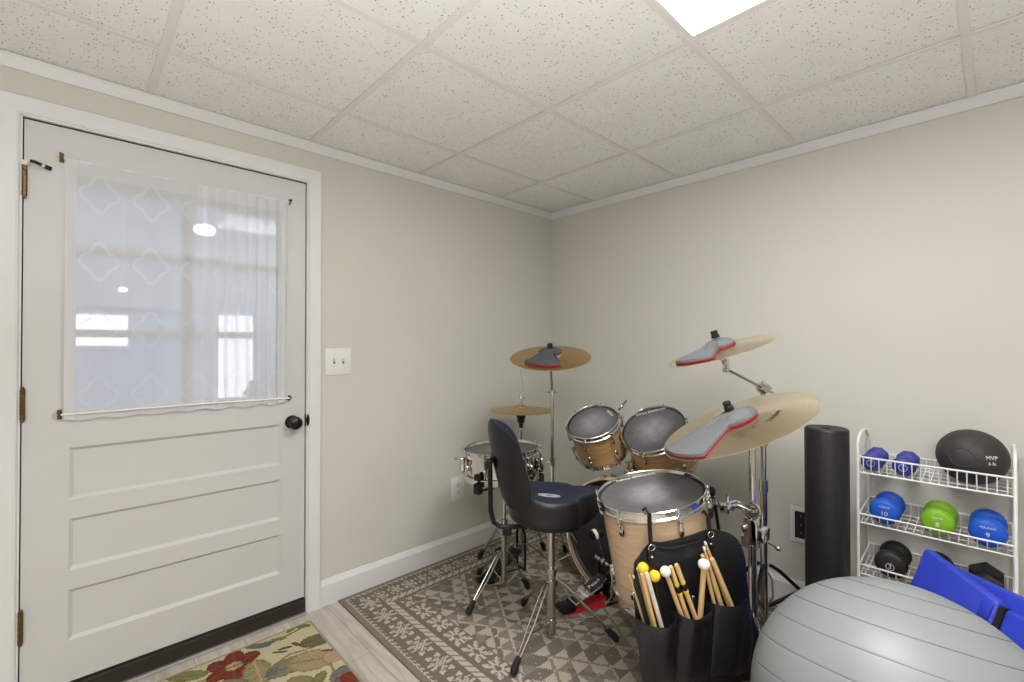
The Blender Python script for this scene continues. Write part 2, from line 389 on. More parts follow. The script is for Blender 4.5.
crown = [(0, ZC), (.026, ZC), (.026, ZC-.010), (.020, ZC-.018), (.012, ZC-.038), (.008, ZC-.044), (0, ZC-.044)]
trimrun('trim_2', crown, 'L'); trimrun('trim_3', crown, 'R')
# baseboards (left one starts right of the door casing)
bprof = [(0, 0), (.016, 0), (.016, .098), (.013, .106), (.007, .114), (.004, .122), (0, .124)]
b = B(); A = [b.b.verts.new((DX1+.066, YL-o, z)) for o, z in bprof]; Bv = [b.b.verts.new((XR-o, YL-o, z)) for o, z in bprof]
for k in range(len(bprof)): b.b.faces.new((A[k], A[(k+1) % len(bprof)], Bv[(k+1) % len(bprof)], Bv[k]))
b.b.faces.new(A); b.b.faces.new(Bv[::-1]); struct('baseboard_left', b, 'trim', 20)
trimrun('baseboard_right', bprof, 'R')
# door casing: moulded profile mitred round the opening
b = B()
ci = [(0.0, .0), (.0, .012), (.006, .016), (.012, .013), (.03, .017), (.05, .021), (.062, .021), (.066, .016), (.066, 0)]   # (outwards from the opening, out of the wall)
path = [(DX0+.0, 0, -1, 0), (DX0, DZ, -1, 1), (DX1, DZ, 1, 1), (DX1, 0, 1, 0)]
rows = []
for x, z, sx, sz in path: rows.append([b.b.verts.new((x+sx*o, YL-h, z+sz*o)) for o, h in ci])
for p, q in zip(rows, rows[1:]):
    for k in range(len(ci)): b.b.faces.new((p[k], p[(k+1) % len(ci)], q[(k+1) % len(ci)], q[k]))
b.b.faces.new(rows[0]); b.b.faces.new(rows[-1][::-1])
struct('trim_4', b, 'trim', 20)
# jamb with stop, and sill
b = B()
b.box((DX0+.002, YL+.05, DZ/2), (.004, .14, DZ)); b.box((DX1-.002, YL+.05, DZ/2), (.004, .14, DZ)); b.box(((DX0+DX1)/2, YL+.05, DZ-.002), (DX1-DX0, .14, .004))
b.box((DX0+.01, YL+.075, DZ/2), (.02, .06, DZ)); b.box((DX1-.01, YL+.075, DZ/2), (.02, .06, DZ)); b.box(((DX0+DX1)/2, YL+.075, DZ-.01), (DX1-DX0, .06, .02))
struct('trim_5', b, 'trim', 0)
b = B(); b.box(((DX0+DX1)/2, YL+.03, .035), (DX1-DX0-.006, .09, .07), bev=.004); struct('trim_6', b, 'sill', 0)
b = B(); b.box(((DX0+DX1)/2, YL-.018, .006), (DX1-DX0-.002, .022, .012), bev=.003); b.box(((DX0+DX1)/2, YL-.006, .014), (DX1-DX0-.002, .006, .012), bev=.001); struct('trim_7', b, 'alu', 0)

# ------------------------------------------------------------------ door
dr = thing('door_1', None, None, (-.127, 2.275, 0), kind='structure')
x0, x1, z0, z1 = -.1275, .7985, .08, 2.046; yf, th = 2.277, .042
px0, px1 = -.010, .694
gz0, gz1, gx0, gx1 = 1.035, 1.875, -.006, .690
b = B()
def slab(xa, xb, za, zb, ya=yf, t=th): b.box(((xa+xb)/2, ya+t/2, (za+zb)/2), (xb-xa, t, zb-za))
slab(x0, px0, z0, z1); slab(px1, x1, z0, z1); slab(px0, px1, gz1, z1)
pan = [(.724, .909), (.473, .656), (.225, .404)]
slab(px0, px1, pan[0][1], gz0); slab(px0, px1, pan[1][1], pan[0][0]); slab(px0, px1, pan[2][1], pan[1][0]); slab(px0, px1, z0, pan[2][0])
for za, zb in pan:
    slab(px0, px1, za, zb, yf+.012, .018)
    # sloped sticking round each panel
    A = [(px0, za), (px1, za), (px1, zb), (px0, zb)]; k = .012
    I = [(px0+k, za+k), (px1-k, za+k), (px1-k, zb-k), (px0+k, zb-k)]
    va = [b.b.verts.new((x, yf+.001, z)) for x, z in A]; vi = [b.b.verts.new((x, yf+.0125, z)) for x, z in I]
    for q in range(4): b.b.faces.new((va[q], va[(q+1) % 4], vi[(q+1) % 4], vi[q]))
part('door_slab', b, 'door', dr, smooth=0)
b = B()
b.box((.338, yf+.022, (gz0+gz1)/2), (.030, .028, gz1-gz0), bev=.005)
for zz in (1.318, 1.628): b.box(((gx0+gx1)/2, yf+.022, zz), (gx1-gx0, .028, .028), bev=.005)
for xx in (gx0+.004, gx1-.004): b.box((xx, yf+.022, (gz0+gz1)/2), (.012, .028, gz1-gz0), bev=.004)
for zz in (gz0+.005, gz1-.005): b.box(((gx0+gx1)/2, yf+.022, zz), (gx1-gx0, .028, .012), bev=.004)
part('muntin', b, 'door', dr, smooth=30)
b = B(); b.box(((gx0+gx1)/2, yf+.024, (gz0+gz1)/2), (gx1-gx0, .003, gz1-gz0)); part('glass_pane', b, 'glass', dr, smooth=0)
for za, zb in ((1.780, 1.890), (1.021, 1.126), (.270, .377)):
    b = B(); b.box((-.1315, yf-.004, (za+zb)/2), (.007, .010, zb-za))
    n = 5
    for k in range(n): b.cyl((-.126, yf-.010, za+(zb-za)*(k+.04)/n), (-.126, yf-.010, za+(zb-za)*(k+.96)/n), .0072, seg=12)
    b.ball((-.126, yf-.010, zb+.003), .006, seg=10); b.ball((-.126, yf-.010, za-.003), .006, seg=10)
    part('hinge', b, 'brass_old', dr)
b = B(); b.cyl((-.126, yf-.010, 1.885), (-.126, yf-.010, 1.900), .011, seg=14); b.tube([(-.126, yf-.012, 1.897), (-.108, yf-.022, 1.899), (-.09, yf-.020, 1.894), (-.066, yf-.014, 1.889)], .0045, 8)
hs = part('hinge_stop', b, 'white_pl', dr, label='white and black hinge pin door stop')
b = B(); b.tube([(-.112, yf-.024, 1.899), (-.10, yf-.026, 1.898), (-.085, yf-.022, 1.893)], .0058, 8); b.cyl((-.078, yf-.018, 1.891), (-.062, yf-.012, 1.888), .0075, seg=10)
part('rubber_tip', b, 'black', hs)
kx, kz = .741, .915
X = at_frame((kx, yf, kz), (0, -1, 0))
b = B(); b.lathe([(.031, 0), (.031, .004), (.027, .009), (.014, .012), (.012, .030), (.018, .036), (.027, .043), (.030, .053), (.027, .063), (.018, .069), (.009, .071), (.008, .069), (0, .069)], X, 32)
part('door_knob', b, 'black_metal', dr)
b = B(); b.box((DX1-.004, yf-.006, .917), (.010, .006, .062), bev=.003); b.ball((DX1+.003, yf-.010, .917), .030, (.26, .35, 1), 14)
part('strike_plate', b, 'black_metal', dr)
b = B()
for (xa, za), (xb_, zb) in (((x0, z1+.002), (x1, z1+.002)), ((x0-.003, z0), (x0-.003, z1)), ((x1+.003, z0), (x1+.003, z1))):
    if za == zb: b.box(((xa+xb_)/2, yf+.022, z1+.004), (xb_-xa+.014, .038, .006))
    else: b.box((xa, yf+.026, (za+zb)/2), (.005, .034, zb-za))
part('weatherstrip', b, 'gap', dr, smooth=0)

# ------------------------------------------------------------------ sheer curtain on the door
cu = thing('sheer_curtain', 'sheer white lace curtain stretched on two rods over the door window', 'curtain', (.345, 2.262, 1.02))
cx0, cx1, cz0, cz1 = -.026, .718, 1.008, 1.936
nu, nv = 190, 190
bm = bmesh.new(); lay = bm.verts.layers.float.new('lace')
vs = []
def lace(x, z):
    # trellis of quatrefoils stitched in thick white thread
    u = (x-.065)/.150; v = (z-1.825)/.245
    fx_ = ((u+.5) % 1-.5)*.150; fz_ = ((v+.5) % 1-.5)*.245
    ang = math.atan2(fz_*.8, fx_); rr = math.hypot(fx_, fz_*.80)
    d = abs(rr-(.045+.008*cos(4*ang)))/.20
    line = abs(((u+.5) % 1)-.5)
    s = max(0, 1-d/.035)
    s2 = max(0, 1-line/.012)*.5 if (v*1.0) % 1 > .5 else 0
    return s, s2
for i in range(nu):
    row = []
    x = cx0+(cx1-cx0)*i/(nu-1)
    gather = max(0, (x-.36)/.36)
    for j in range(nv):
        z = cz0+(cz1-cz0)*j/(nv-1)
        y = 2.2625+.0022*sin(x*55)+gather*(.004*sin(x*150+.6*sin(z*6))+.002*sin(x*310))
        if z < 1.04: zz = z-.004*sin(x*60)*(1.04-z)/.03
        else: zz = z
        v = bm.verts.new((x, y, zz))
        s, s2 = lace(x, z)
        a = .63+.16*s*(1 if x < .34 and z > 1.36 else .35)+.06*s2
        edge = min(x-cx0, cx1-x)
        if edge < .030: a = max(a, .78)
        if z > cz1-.052: a = max(a, .72)
        if z < cz0+.035: a = max(a, .70)
        if x > .36: a += .06+.10*max(0, sin(x*150+.6*sin(z*6)))
        v[lay] = a; row.append(v)
    vs.append(row)
for i in range(nu-1):
    for j in range(nv-1): bm.faces.new((vs[i][j], vs[i+1][j], vs[i+1][j+1], vs[i][j+1]))
part('fabric', bm, 'sheer', cu)
b = B(); b.tube([(-.036, 2.259, 1.030), (.345, 2.2555, 1.033), (.727, 2.259, 1.029)], .0036, 10); part('curtain_rod', b, 'white_pl', cu, label='white rod through the bottom hem')
b = B(); b.tube([(-.036, 2.2675, 1.934), (.345, 2.2685, 1.934), (.727, 2.2675, 1.940)], .0042, 10); part('curtain_rod', b, 'white_pl', cu, label='white rod through the top hem')
for (x, z, m, lb) in ((-.036, 1.937, 'brass_old', 'brass rod bracket'), (-.036, 1.030, 'brass_old', 'brass rod bracket'), (.727, 1.944, 'black_metal', 'dark rod bracket'), (.727, 1.028, 'black_metal', 'dark rod bracket')):
    b = B(); s = 1 if x < .3 else -1; k = 1 if m == 'brass_old' else .72
    b.box((x, yf-.0015, z), (.012*k, .003, .034*k)); b.tube([(x, yf-.002, z+.012*k), (x-.003*s, yf-.016, z+.012*k), (x-.002*s, yf-.022, z+.002), (x+.003*s, yf-.018, z-.008*k), (x, yf-.004, z-.010*k)], .0038*k, 8)
    part('rod_bracket', b, m, cu, label=lb)

# ------------------------------------------------------------------ the porch seen through the glass
PY = 7.3
b = B(); b.box((1.2, (YL+.12+PY)/2, -.06), (6.4, PY-YL-.12, .1)); struct('floor_porch', b, 'porch_white', 0)
b = B(); b.box((1.2, PY+.05, .86), (6.4, .1, 1.74)); struct('wall_porch', b, 'blue_wall', 0)
b = B(); b.box((1.2, PY-.04, 1.77), (6.4, .12, .09)); struct('trim_8', b, 'porch_white', 0)
b = B(); b.box((1.2, PY+.05, 2.5), (6.4, .1, 1.5)); struct('wall_gable', b, 'porch_white', 0)
b = B(); b.box((-1.9, (YL+PY)/2+.06, 1.5), (.1, PY-YL-.12, 3.2)); b.box((4.3, (YL+PY)/2+.06, 1.5), (.1, PY-YL-.12, 3.2)); struct('wall_side', b, 'blue_wall', 0)
b = B(); b.box((1.2, (YL+PY)/2+.06, 3.15), (6.4, PY-YL-.12, .1))
struct('ceiling_porch', b, 'porch_white', 0)
for k in range(7): b = B(); b.box((1.2, 2.9+k*.68, 3.05), (6.2, .07, .10)); struct('trim_%d' % (9+k), b, 'porch_white', 0)
wn = thing('window_2', None, None, (.17, PY-.02, 1.42), kind='structure')
b = B(); b.box((.17, PY-.012, 1.45), (.62, .012, .36)); part('glass_pane', b, 'daylight', wn, smooth=0)
b = B()
for xx in (-.15, .49): b.box((xx, PY-.025, 1.45), (.035, .04, .42))
for zz in (1.245, 1.655): b.box((.17, PY-.025, zz), (.70, .05, .035))
part('window_frame', b, 'porch_white', wn, smooth=0)
d2 = thing('door_2', None, None, (1.62, PY-.03, 0), kind='structure')
b = B(); b.box((1.62, PY-.03, .84), (.42, .03, 1.68)); part('door_slab', b, 'daylight', d2, smooth=0)
b = B(); b.box((1.385, PY-.04, .86), (.05, .05, 1.74)); b.box((1.855, PY-.04, .86), (.05, .05, 1.74)); part('door_frame', b, 'porch_white', d2, smooth=0)
g = B(); g.prism([(1.62, .62), (1.72, .80), (1.98, .86), (2.32, .90), (2.42, .84), (2.42, .30), (1.95, .30), (1.90, .58)], -6.9, -6.3, Mx(((1, 0, 0, 0), (0, 0, -1, 0), (0, 1, 0, 0), (0, 0, 0, 1))))
part('cover', g, 'grey_cloth', (gt := thing('covered_grill', 'grey covered grill blurred behind the curtain at right of the door window', 'grill', (2.1, 6.6, -.01))), smooth=20)
for x in (2.0, 2.38):
    for y in (6.38, 6.82): g = B(); g.cyl((x, y, -.01), (x, y, .32), .03, seg=10); part('leg', g, 'black', gt)
b = B(); b.box((.55, 6.3, .46), (1.1, .7, .05), bev=.02); tb = thing('porch_table', 'pale table barely visible behind the curtain low in the door window', 'table', (.55, 6.3, -.01)); part('tabletop', b, 'porch_white', tb)
for sx in (-.45, .45):
    for sy in (-.28, .28):
        b = B(); b.cyl((.55+sx, 6.3+sy, -.01), (.55+sx, 6.3+sy, .44), .025, seg=10); part('leg', b, 'porch_white', tb)
b = B(); b.ball((.42, 6.3, .53), .05, (2.2, 1.2, 1), 16); single('pink_cushion', b, 'pink', 'small pinkish bundle on the pale porch table behind the curtain', 'cushion', (.42, 6.3, .485))
pl = thing('porch_lamp', 'bright ceiling lamp glowing through the sheer curtain, beside the vertical glazing bar', 'ceiling lamp', (1.0, 5.8, 2.5))
b = B(); b.ball((1.0, 5.8, 2.50), .10, (1, 1, .6), 20); part('lamp_shade', b, mat('porch_bulb', 'FFFFFF', .5, var=0, emit='FFFFFF', estr=5), pl)
b = B(); b.cyl((1.0, 5.8, 2.56), (1.0, 5.8, 3.1), .012, seg=8); part('stem', b, 'porch_white', pl)
pl = thing('porch_lamp', 'small ceiling lamp seen low through the left panes of the curtained window', 'ceiling lamp', (.33, 5.7, 1.95))
b = B(); b.ball((.33, 5.7, 1.80), .035, (1, 1, .7), 16); part('lamp_shade', b, bpy.data.materials['porch_bulb'], pl)
b = B(); b.cyl((.33, 5.7, 1.82), (.33, 5.7, 3.1), .006, seg=8); part('stem', b, 'porch_white', pl)
b = B(); b.box((1.2, 4.6, 2.95), (1.2, 1.2, .04)); pf = single('porch_fill_panel', b, mat('fill_panel', 'FFFFFF', .5, var=0, emit='EAF1FF', estr=14), 'added glowing panel, out of view, that brightens the porch behind the curtained window', 'fill_panel', (1.2, 4.6, 2.96))  # glowing panel added above the porch to light its walls

# ------------------------------------------------------------------ ceiling troffers
for i, (x, y, nx, ny) in enumerate(lamps):
    w, h = .6096*nx, .6096*ny; cx, cy = x+w/2, y+h/2
    t = thing('ceiling_light', ['recessed square ceiling light panel at the top edge of the picture', 'recessed square ceiling light panel behind the viewpoint'][i], 'ceiling light', (cx, cy, ZC), group='recessed ceiling light panels')
    b = B()
    b.box((cx, y+.0145, ZC+.011), (w-.024, .005, .025)); b.box((cx, y+h-.0145, ZC+.011), (w-.024, .005, .025)); b.box((x+.0145, cy, ZC+.011), (.005, h-.034, .025)); b.box((x+w-.0145, cy, ZC+.011), (.005, h-.034, .025))
    part('frame', b, 'white_pl', t, smooth=0)
    b = B(); b.box((cx, cy, ZC+.018), (w-.035, h-.035, .006)); h_ = B(); h_.box((cx, cy, ZC+.055), (w-.026, h-.026, .060)); part('housing', h_, 'white_pl', t, smooth=0)
    part('diffuser', b, 'troffer' if i == 0 else 'troffer_b', t, smooth=0)

# added fill lamp, out of view: aimed up behind the viewpoint to brighten the ceiling
la = bpy.data.lights.new('ceiling_fill', 'AREA'); la.shape = 'DISK'; la.size = .5; la.energy = 58; la.color = (1, .99, .995)
lo = bpy.data.objects.new('ceiling_fill', la); C.objects.link(lo); lo.location = (-.2, -.2, 1.30); lo.rotation_euler = (PI, 0, 0)

# ------------------------------------------------------------------ wall plates
lt = thing('light_switch', 'white two-gang light switch on the wall beside the door', 'light switch', (.9625, YL, 1.192))
b = B(); b.box((.9625, YL-.003, 1.192), (.132, .006, .134), bev=.0028); pl = part('cover_plate', b, 'white_pl', lt)
for xx in (.941, .987):
    b = B(); b.box((xx, YL-.0055, 1.194), (.010, .003, .026)); sl = part('slot', b, 'cable', lt, smooth=0)
    b = B(); b.box((xx, YL-.011, 1.198), (.0075, .016, .010), rot=(.5, 0, 0), bev=.002); part('toggle', b, 'white_pl', lt)
for xx in (.941, .987):
    for zz in (1.160, 1.224): b = B(); b.cyl((xx, YL-.006, zz), (xx, YL-.0068, zz), .003, seg=10); part('screw', b, 'white_pl', lt)
oc = thing('wall_outlet', 'white wall outlet low on the left wall behind the drum throne', 'outlet', (1.708, YL, .395))
b = B(); b.box((1.708, YL-.003, .397), (.098, .006, .142), bev=.0028); part('cover_plate', b, 'white_pl', oc)
for zz in (.375, .419):
    b = B(); b.box((1.708, YL-.0065, zz), (.034, .003, .030), bev=.001); so = part('socket', b, 'white_pl', oc)
    b = B(); b.box((1.701, YL-.0082, zz+.003), (.003, .0015, .010)); b.box((1.715, YL-.0082, zz+.003), (.003, .0015, .010)); b.cyl((1.708, YL-.0078, zz-.008), (1.708, YL-.009, zz-.008), .0028, seg=8); part('slot', b, 'black', so, smooth=0)
bo = thing('media_outlet', 'black outlet with a white frame on the right wall, half hidden by the foam roller', 'outlet', (XR, .636, .398))
b = B()
for (yy, zz, dy, dz) in ((.701, .398, .020, .168), (.571, .398, .020, .168), (.636, .473, .1098, .018), (.636, .323, .1098, .018)): b.box((XR-.004, yy, zz), (.008, dy, dz))
part('frame', b, 'white_pl', bo, smooth=0)
b = B(); b.box((XR-.0015, .636, .398), (.003, .112, .132)); part('face', b, 'black', bo, smooth=0)
for yy in (.665, .64):
    for zz in (.36, .40, .44): b = B(); b.box((XR-.004, yy, zz), (.003, .006, .012)); part('socket', b, 'cable', bo, smooth=0)

# ------------------------------------------------------------------ rugs (patterns woven cell by cell)
def painted(name, x0, x1, y0, y1, z0, z1, cell, fn, m, label):
    nx, ny = round((x1-x0)/cell), round((y1-y0)/cell); dx, dy = (x1-x0)/nx, (y1-y0)/ny
    bm = bmesh.new(); cl = bm.loops.layers.float_color.new('pattern')
    vs = [[bm.verts.new((x0+i*dx, y0+j*dy, z1)) for j in range(ny+1)] for i in range(nx+1)]
    for i in range(nx):
        for j in range(ny):
            f = bm.faces.new((vs[i][j], vs[i+1][j], vs[i+1][j+1], vs[i][j+1])); c = fn(x0+(i+.5)*dx, y0+(j+.5)*dy, i, j)
            for l in f.loops: l[cl] = c
    ed = fn(x0+.001, y0+.001, 0, 0)
    for seq in ([vs[i][0] for i in range(nx+1)], [vs[nx][j] for j in range(ny+1)], [vs[i][ny] for i in range(nx, -1, -1)], [vs[0][j] for j in range(ny, -1, -1)]):
        for a, c in zip(seq, seq[1:]):
            f = bm.faces.new((c, a, bm.verts.new((a.co.x, a.co.y, z0)), bm.verts.new((c.co.x, c.co.y, z0))))
            for l in f.loops: l[cl] = ed
    bmesh.ops.translate(bm, vec=(-(x0+x1)/2, -(y0+y1)/2, -z0), verts=bm.verts[:])
    me = bpy.data.meshes.new(name); bm.to_mesh(me); bm.free(); me.materials.append(M[m])
    o = bpy.data.objects.new(name, me); C.objects.link(o); o.location = ((x0+x1)/2, (y0+y1)/2, z0)
    W[o] = Mx.Translation(o.location); setp(o, label, 'rug'); return o
RD, RM, RL, RW = lin('736B60'), lin('867D71'), lin('BAB1A1'), lin('A2998A')
def tri(x, p): x = (x/p) % 1; return abs(x-.5)*2
def rugf(x, y, i, j):
    u = x-.958; v = 2.262-y; u2 = 2.486-x; v2 = y-.10
    e = min(u, v, u2, v2)
    if e < .022: return RM if (i+j) % 3 else RD
    if e < .030: return RL if (i+j) % 4 else RM
    if e < .052:                                   # small fringe ticks
        t = (x+y)/.030
        return RL if (t % 1 < .3 and e < .044) else RD
    side = u if min(u, u2) < min(v, v2) else v
    hv = min(u, u2) <= min(v, v2)
    if e < .164:                                   # medallion border
        q = (y-1.981)/.148 if hv else (x-1.048)/.083
        s = ((q+.5) % 1-.5); w = (e-.106)/.060
        if not hv: s *= 1.0
        a, c = abs(s)*2, abs(w)
        if a < .50 and c < .50:
            if abs(a-c) < .14 and a > .2: return RD
            return RL if ((i*2+j) % 3) else RM
        if (abs(a-.68) < .10 and c < .30) or (abs(c-.68) < .12 and a < .28): return RL if not (a < .12 or c < .1) else RD
        if abs(a-.68) < .16 and abs(c-.42) < .12: return RL
        return RD
    if e < .191:                                   # light twisted stripe
        t = (y if hv else x)/.042+(e-.158)/.042
        return RL if t % 1 < .72 else RM
    if e < .212: return RD
    # field
    fu = (x-1.160)/.083; fv = (y-1.357)/.134
    if e < .305 and hv:                            # snowflake column
        s = ((fv+.5) % 1-.5)*2; w = (e-.255)/.045
        a, c = abs(s), abs(w)
        if a < .85 and c < .9:
            if min(a, c) < .14: return RL if max(a, c) > .3 else RD
            if abs(a-c) < .16: return RL
            if (abs(a-.6) < .12 and c > .3) or (abs(c-.6) < .12 and a > .3): return RL if (i+j) % 2 else RM
        return RD
    p, q = .166, .26
    big = (abs(((x-1.72)/.62+.5) % 1-.5)+abs(((y-1.55)/.98+.5) % 1-.5))      # large diamonds
    k = math.floor(big*9)
    tx, ty = (x/.083) % 1, (y/.066) % 1
    row = math.floor(y/.066)
    if row % 2: tx = (tx+.5) % 1
    up = ty > abs(tx-.5)*2
    stitch = (i*3+j*2) % 5 != 0
    weave = RL if (i+j) % 2 else RW
    if k % 3 == 0: return weave if up else RD
    if k % 3 == 1: return (RM if up else weave)
    return RD if up else (weave if (math.floor(x/.083)*2+row) % 3 == 0 else RM)
painted('area_rug', .958, 2.486, .10, 2.262, 0, .008, .0062, rugf, 'rug', 'grey and beige kilim patterned area rug under the drum kit')
leaf_items = []
def fp(x, y): p = onfloor(x, y, .008); return p.x, p.y
def petal(cx, cy, ang, l, w, col, vein=None): leaf_items.append(('e', cx, cy, ang, l, w, col, vein))
def vine(pts, w, col): leaf_items.append(('v', pts, w, col))
cream = lin('BDB291'); olive = lin('857B58'); green = lin('70703F'); redc = lin('7E2A22'); blue = lin('63666A'); tan_ = lin('A39470'); rose = lin('AE917A'); brown = lin('5E4C3C'); gold = lin('BBA06A')
vine([fp(150, 700), fp(189, 685), fp(233, 672), fp(262, 668)], .006, olive); vine([fp(270, 668), fp(290, 654), fp(305, 650), fp(330, 640)], .006, olive)
vine([fp(277, 640), fp(292, 633), fp(303, 627)], .005, green); vine([fp(330, 690), fp(335, 672), fp(328, 660)], .006, olive)
fx, fy = fp(234, 666)
for k in range(6): a = k*PI/3+.3; petal(fx+.052*cos(a), fy+.052*sin(a), a, .050, .036, redc, brown)
petal(fx, fy, 0, .030, .026, gold, blue)
for (x, y, l, w, da, col, ve) in ((258, 672, .085, .050, 2.3, olive, tan_), (288, 666, .085, .05, .9, olive, blue), (272, 672, .03, .012, 1.2, blue, None), (317, 640, .070, .044, .5, green, brown), (322, 638, .03, .03, .4, blue, None),
        (312, 660, .090, .066, .3, tan_, olive), (334, 655, .05, .045, 1.4, rose, None), (258, 646, .05, .018, .2, blue, None), (268, 643, .03, .013, .5, blue, None), (188, 676, .07, .030, .2, olive, green), (168, 690, .06, .03, 1.2, green, None),
        (279, 639, .030, .012, .3, green, olive), (292, 629, .03, .012, 1.3, green, None), (303, 626, .035, .014, .2, green, None), (285, 648, .028, .008, .5, brown, None), (296, 644, .022, .010, -.4, brown, None), (280, 652, .03, .007, .2, brown, None),
        (345, 673, .06, .045, .9, blue, olive), (350, 680, .06, .03, 0, green, None), (318, 680, .05, .024, 1.5, green, olive), (300, 681, .05, .03, 0, olive, None), (330, 650, .04, .006, .2, redc, None), (220, 690, .09, .05, .5, olive, blue), (255, 695, .07, .05, 1.0, rose, redc)):
    X_, Y_ = fp(x, y); petal(X_, Y_, da-.8, l, w, col, ve)
for k in range(60):          # the half of the mat beyond the frame
    X_, Y_ = .06+random.random()*.72, 1.45+random.random()*.26
    petal(X_, Y_, random.random()*6, .04+.04*random.random(), .02+.025*random.random(), random.choice([olive, green, redc, blue, tan_]), random.choice([None, brown]))
def floralf(x, y, i, j):
    c = cream
    if min(x-.035, .797-x, y-1.42, 2.187-y) < .008: return lin('9C9274')
    for it in leaf_items:
        if it[0] == 'v':
            P = it[1]
            for (ax, ay), (bx, by) in zip(P, P[1:]):
                L2 = (bx-ax)**2+(by-ay)**2; t = max(0, min(1, ((x-ax)*(bx-ax)+(y-ay)*(by-ay))/L2))
                if math.hypot(x-ax-t*(bx-ax), y-ay-t*(by-ay)) < it[2]: c = it[3]
        else:
            _, ex, ey, a, l, w, col, ve = it
            dx, dy = x-ex, y-ey
            if abs(dx) > l or abs(dy) > l: continue
            p, q = dx*cos(a)+dy*sin(a), -dx*sin(a)+dy*cos(a)
            rr = (p/l)**2+(q/w)**2+.12*sin(p*260)*sin(q*210)
            if rr < 1:
                c = col
                if rr > .74: c = (*[k*.72 for k in col[:3]], 1)
                if ve and (abs(q) < w*.10 or abs(((p-abs(q))*70) % 1-.5) < .12): c = ve
    return c
painted('doormat', .035, .797, 1.42, 2.187, 0, .008, .0045, floralf, 'floral', 'cream doormat with red flower and green leaves in front of the door')

# ------------------------------------------------------------------ drums
def drum(name, label, X, rad, dep, nl, shell, ang0=0, head='head', gap_lug=True, logo=None, logo_ang=0, tube=False, cat='drum'):
    t = thing(name, label, cat, X=X)
    rs = rad-.010
    b = B(); b.ring([(rs, -.012), (rs, -dep+.012), (rs-.007, -dep+.012), (rs-.007, -.012)], None, 64); part('shell', b, shell, t, world=False)
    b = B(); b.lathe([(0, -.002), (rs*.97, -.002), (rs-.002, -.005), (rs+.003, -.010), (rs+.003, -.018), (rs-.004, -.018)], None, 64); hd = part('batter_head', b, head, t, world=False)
    b = B(); b.lathe([(0, -dep+.004), (rs, -dep+.004), (rs+.003, -dep+.018)], None, 48); part('bottom_head', b, 'logo', t, world=False)
    hoop = [(rs+.0045, .006), (rs+.007, .0085), (rs+.010, .006), (rs+.0085, .0), (rs+.008, -.014), (rs+.013, -.018), (rs+.013, -.023), (rs+.0045, -.023)]
    b = B(); b.ring(hoop, None, 72); part('hoop', b, 'chrome', t, world=False, smooth=50)
    b = B(); b.ring([(r, -dep-z) for r, z in hoop], None, 72); part('hoop', b, 'chrome', t, world=False, smooth=50)
    for k in range(nl):
        a = ang0+2*PI*k/nl; ca, sa = cos(a), sin(a)
        Xa = Mx.Rotation(a, 4, 'Z')
        def P(r, z): return V((r*ca, r*sa, z))
        if tube:
            b = B(); b.cyl(P(rs+.016, -.03), P(rs+.016, -dep+.03), .0055, seg=10); b.ball(P(rs+.010, -dep/2), .012, (1, 1, 1.2), 12); part('lug', b, 'chrome', t, world=False)
            b = B(); b.cyl(P(rs+.016, .006), P(rs+.016, -.035), .003, seg=8); b.cyl(P(rs+.016, .004), P(rs+.016, .012), .0045, seg=8); part('tension_rod', b, 'chrome', t, world=False)
        else:
            for sgn, zc in ((1, -.062), (-1, -dep+.062)):
                b = B(); b.ball((rs+.006, 0, zc), .011, (1.15, .95, 2.1), 14, Xa); b.cyl(P(rs+.014, zc), P(rs+.014, zc+sgn*.026), .006, seg=10); lg = part('lug', b, 'chrome', t, world=False)
                b = B(); b.ball((rs+.0165, 0, zc-.004*sgn), .006, (.6, .9, 2.0), 10, Xa); part('lug_insert', b, 'black', lg, world=False)
                b = B(); b.cyl(P(rs+.0135, zc), P(rs+.0135, zc+sgn*.070), .0028, seg=8); b.cyl(P(rs+.0135, zc+sgn*.064), P(rs+.0135, zc+sgn*.076), .0048, seg=8); b.box((rs+.010, 0, zc+sgn*.042), (.012, .014, .010), m=Xa); part('tension_rod', b, 'chrome', t, world=False)
    if logo:
        a = logo_ang; text('logo', logo, .019, Mx.Rotation(a, 4, 'Z') @ Mx.Translation((0, rs*.96-.018, -.0004)), 'logo', t, ext=.0006, sx=1.15)
    b = B(); b.ball((rs, 0, -dep*.45), .014, (.2, 1, 1.0), 14, Mx.Rotation(ang0+PI/nl, 4, 'Z')); part('badge', b, 'brass_old', t, world=False)
    return t
# frames whose x axis points towards the viewer
def dframe(c, n):
    c = V(c); n = V(n).normalized(); return at_frame(c, n, V((0, 0, H))-c)
c1, n1 = V((1.987, 1.475, .869)), (-.518, -.089, .851)
tom1 = drum('rack_tom', 'smaller rack tom with maple shell, mounted at the left above the bass drum', dframe(c1, n1), .140, .205, 6, 'maple', .52, logo='REMO', logo_ang=.30)
c2, n2 = V((2.136, 1.207, .85)), (-.607, -.026, .794)
tom2 = drum('rack_tom', 'larger rack tom with maple shell, between the small tom and the big cymbal', dframe(c2, n2), .165, .23, 6, 'maple', .45, logo='REMO EMPEROR', logo_ang=PI/2-.15)
c3, n3 = V((1.504, .862, .749)), (-.177, .084, .981)
ft = drum('floor_tom', 'floor tom with light maple shell carrying the black stick bag', dframe(c3, n3), .190, .36, 6, 'maple_light', .40, logo='REMO EMPEROR', logo_ang=PI/2+.30)
c4 = V((1.573, 1.735, .752))
sn = drum('snare_drum', 'chrome snare drum beside the throne backrest', dframe(c4, (-.02, .03, 1)), .192, .135, 10, 'chrome', .2, tube=True)
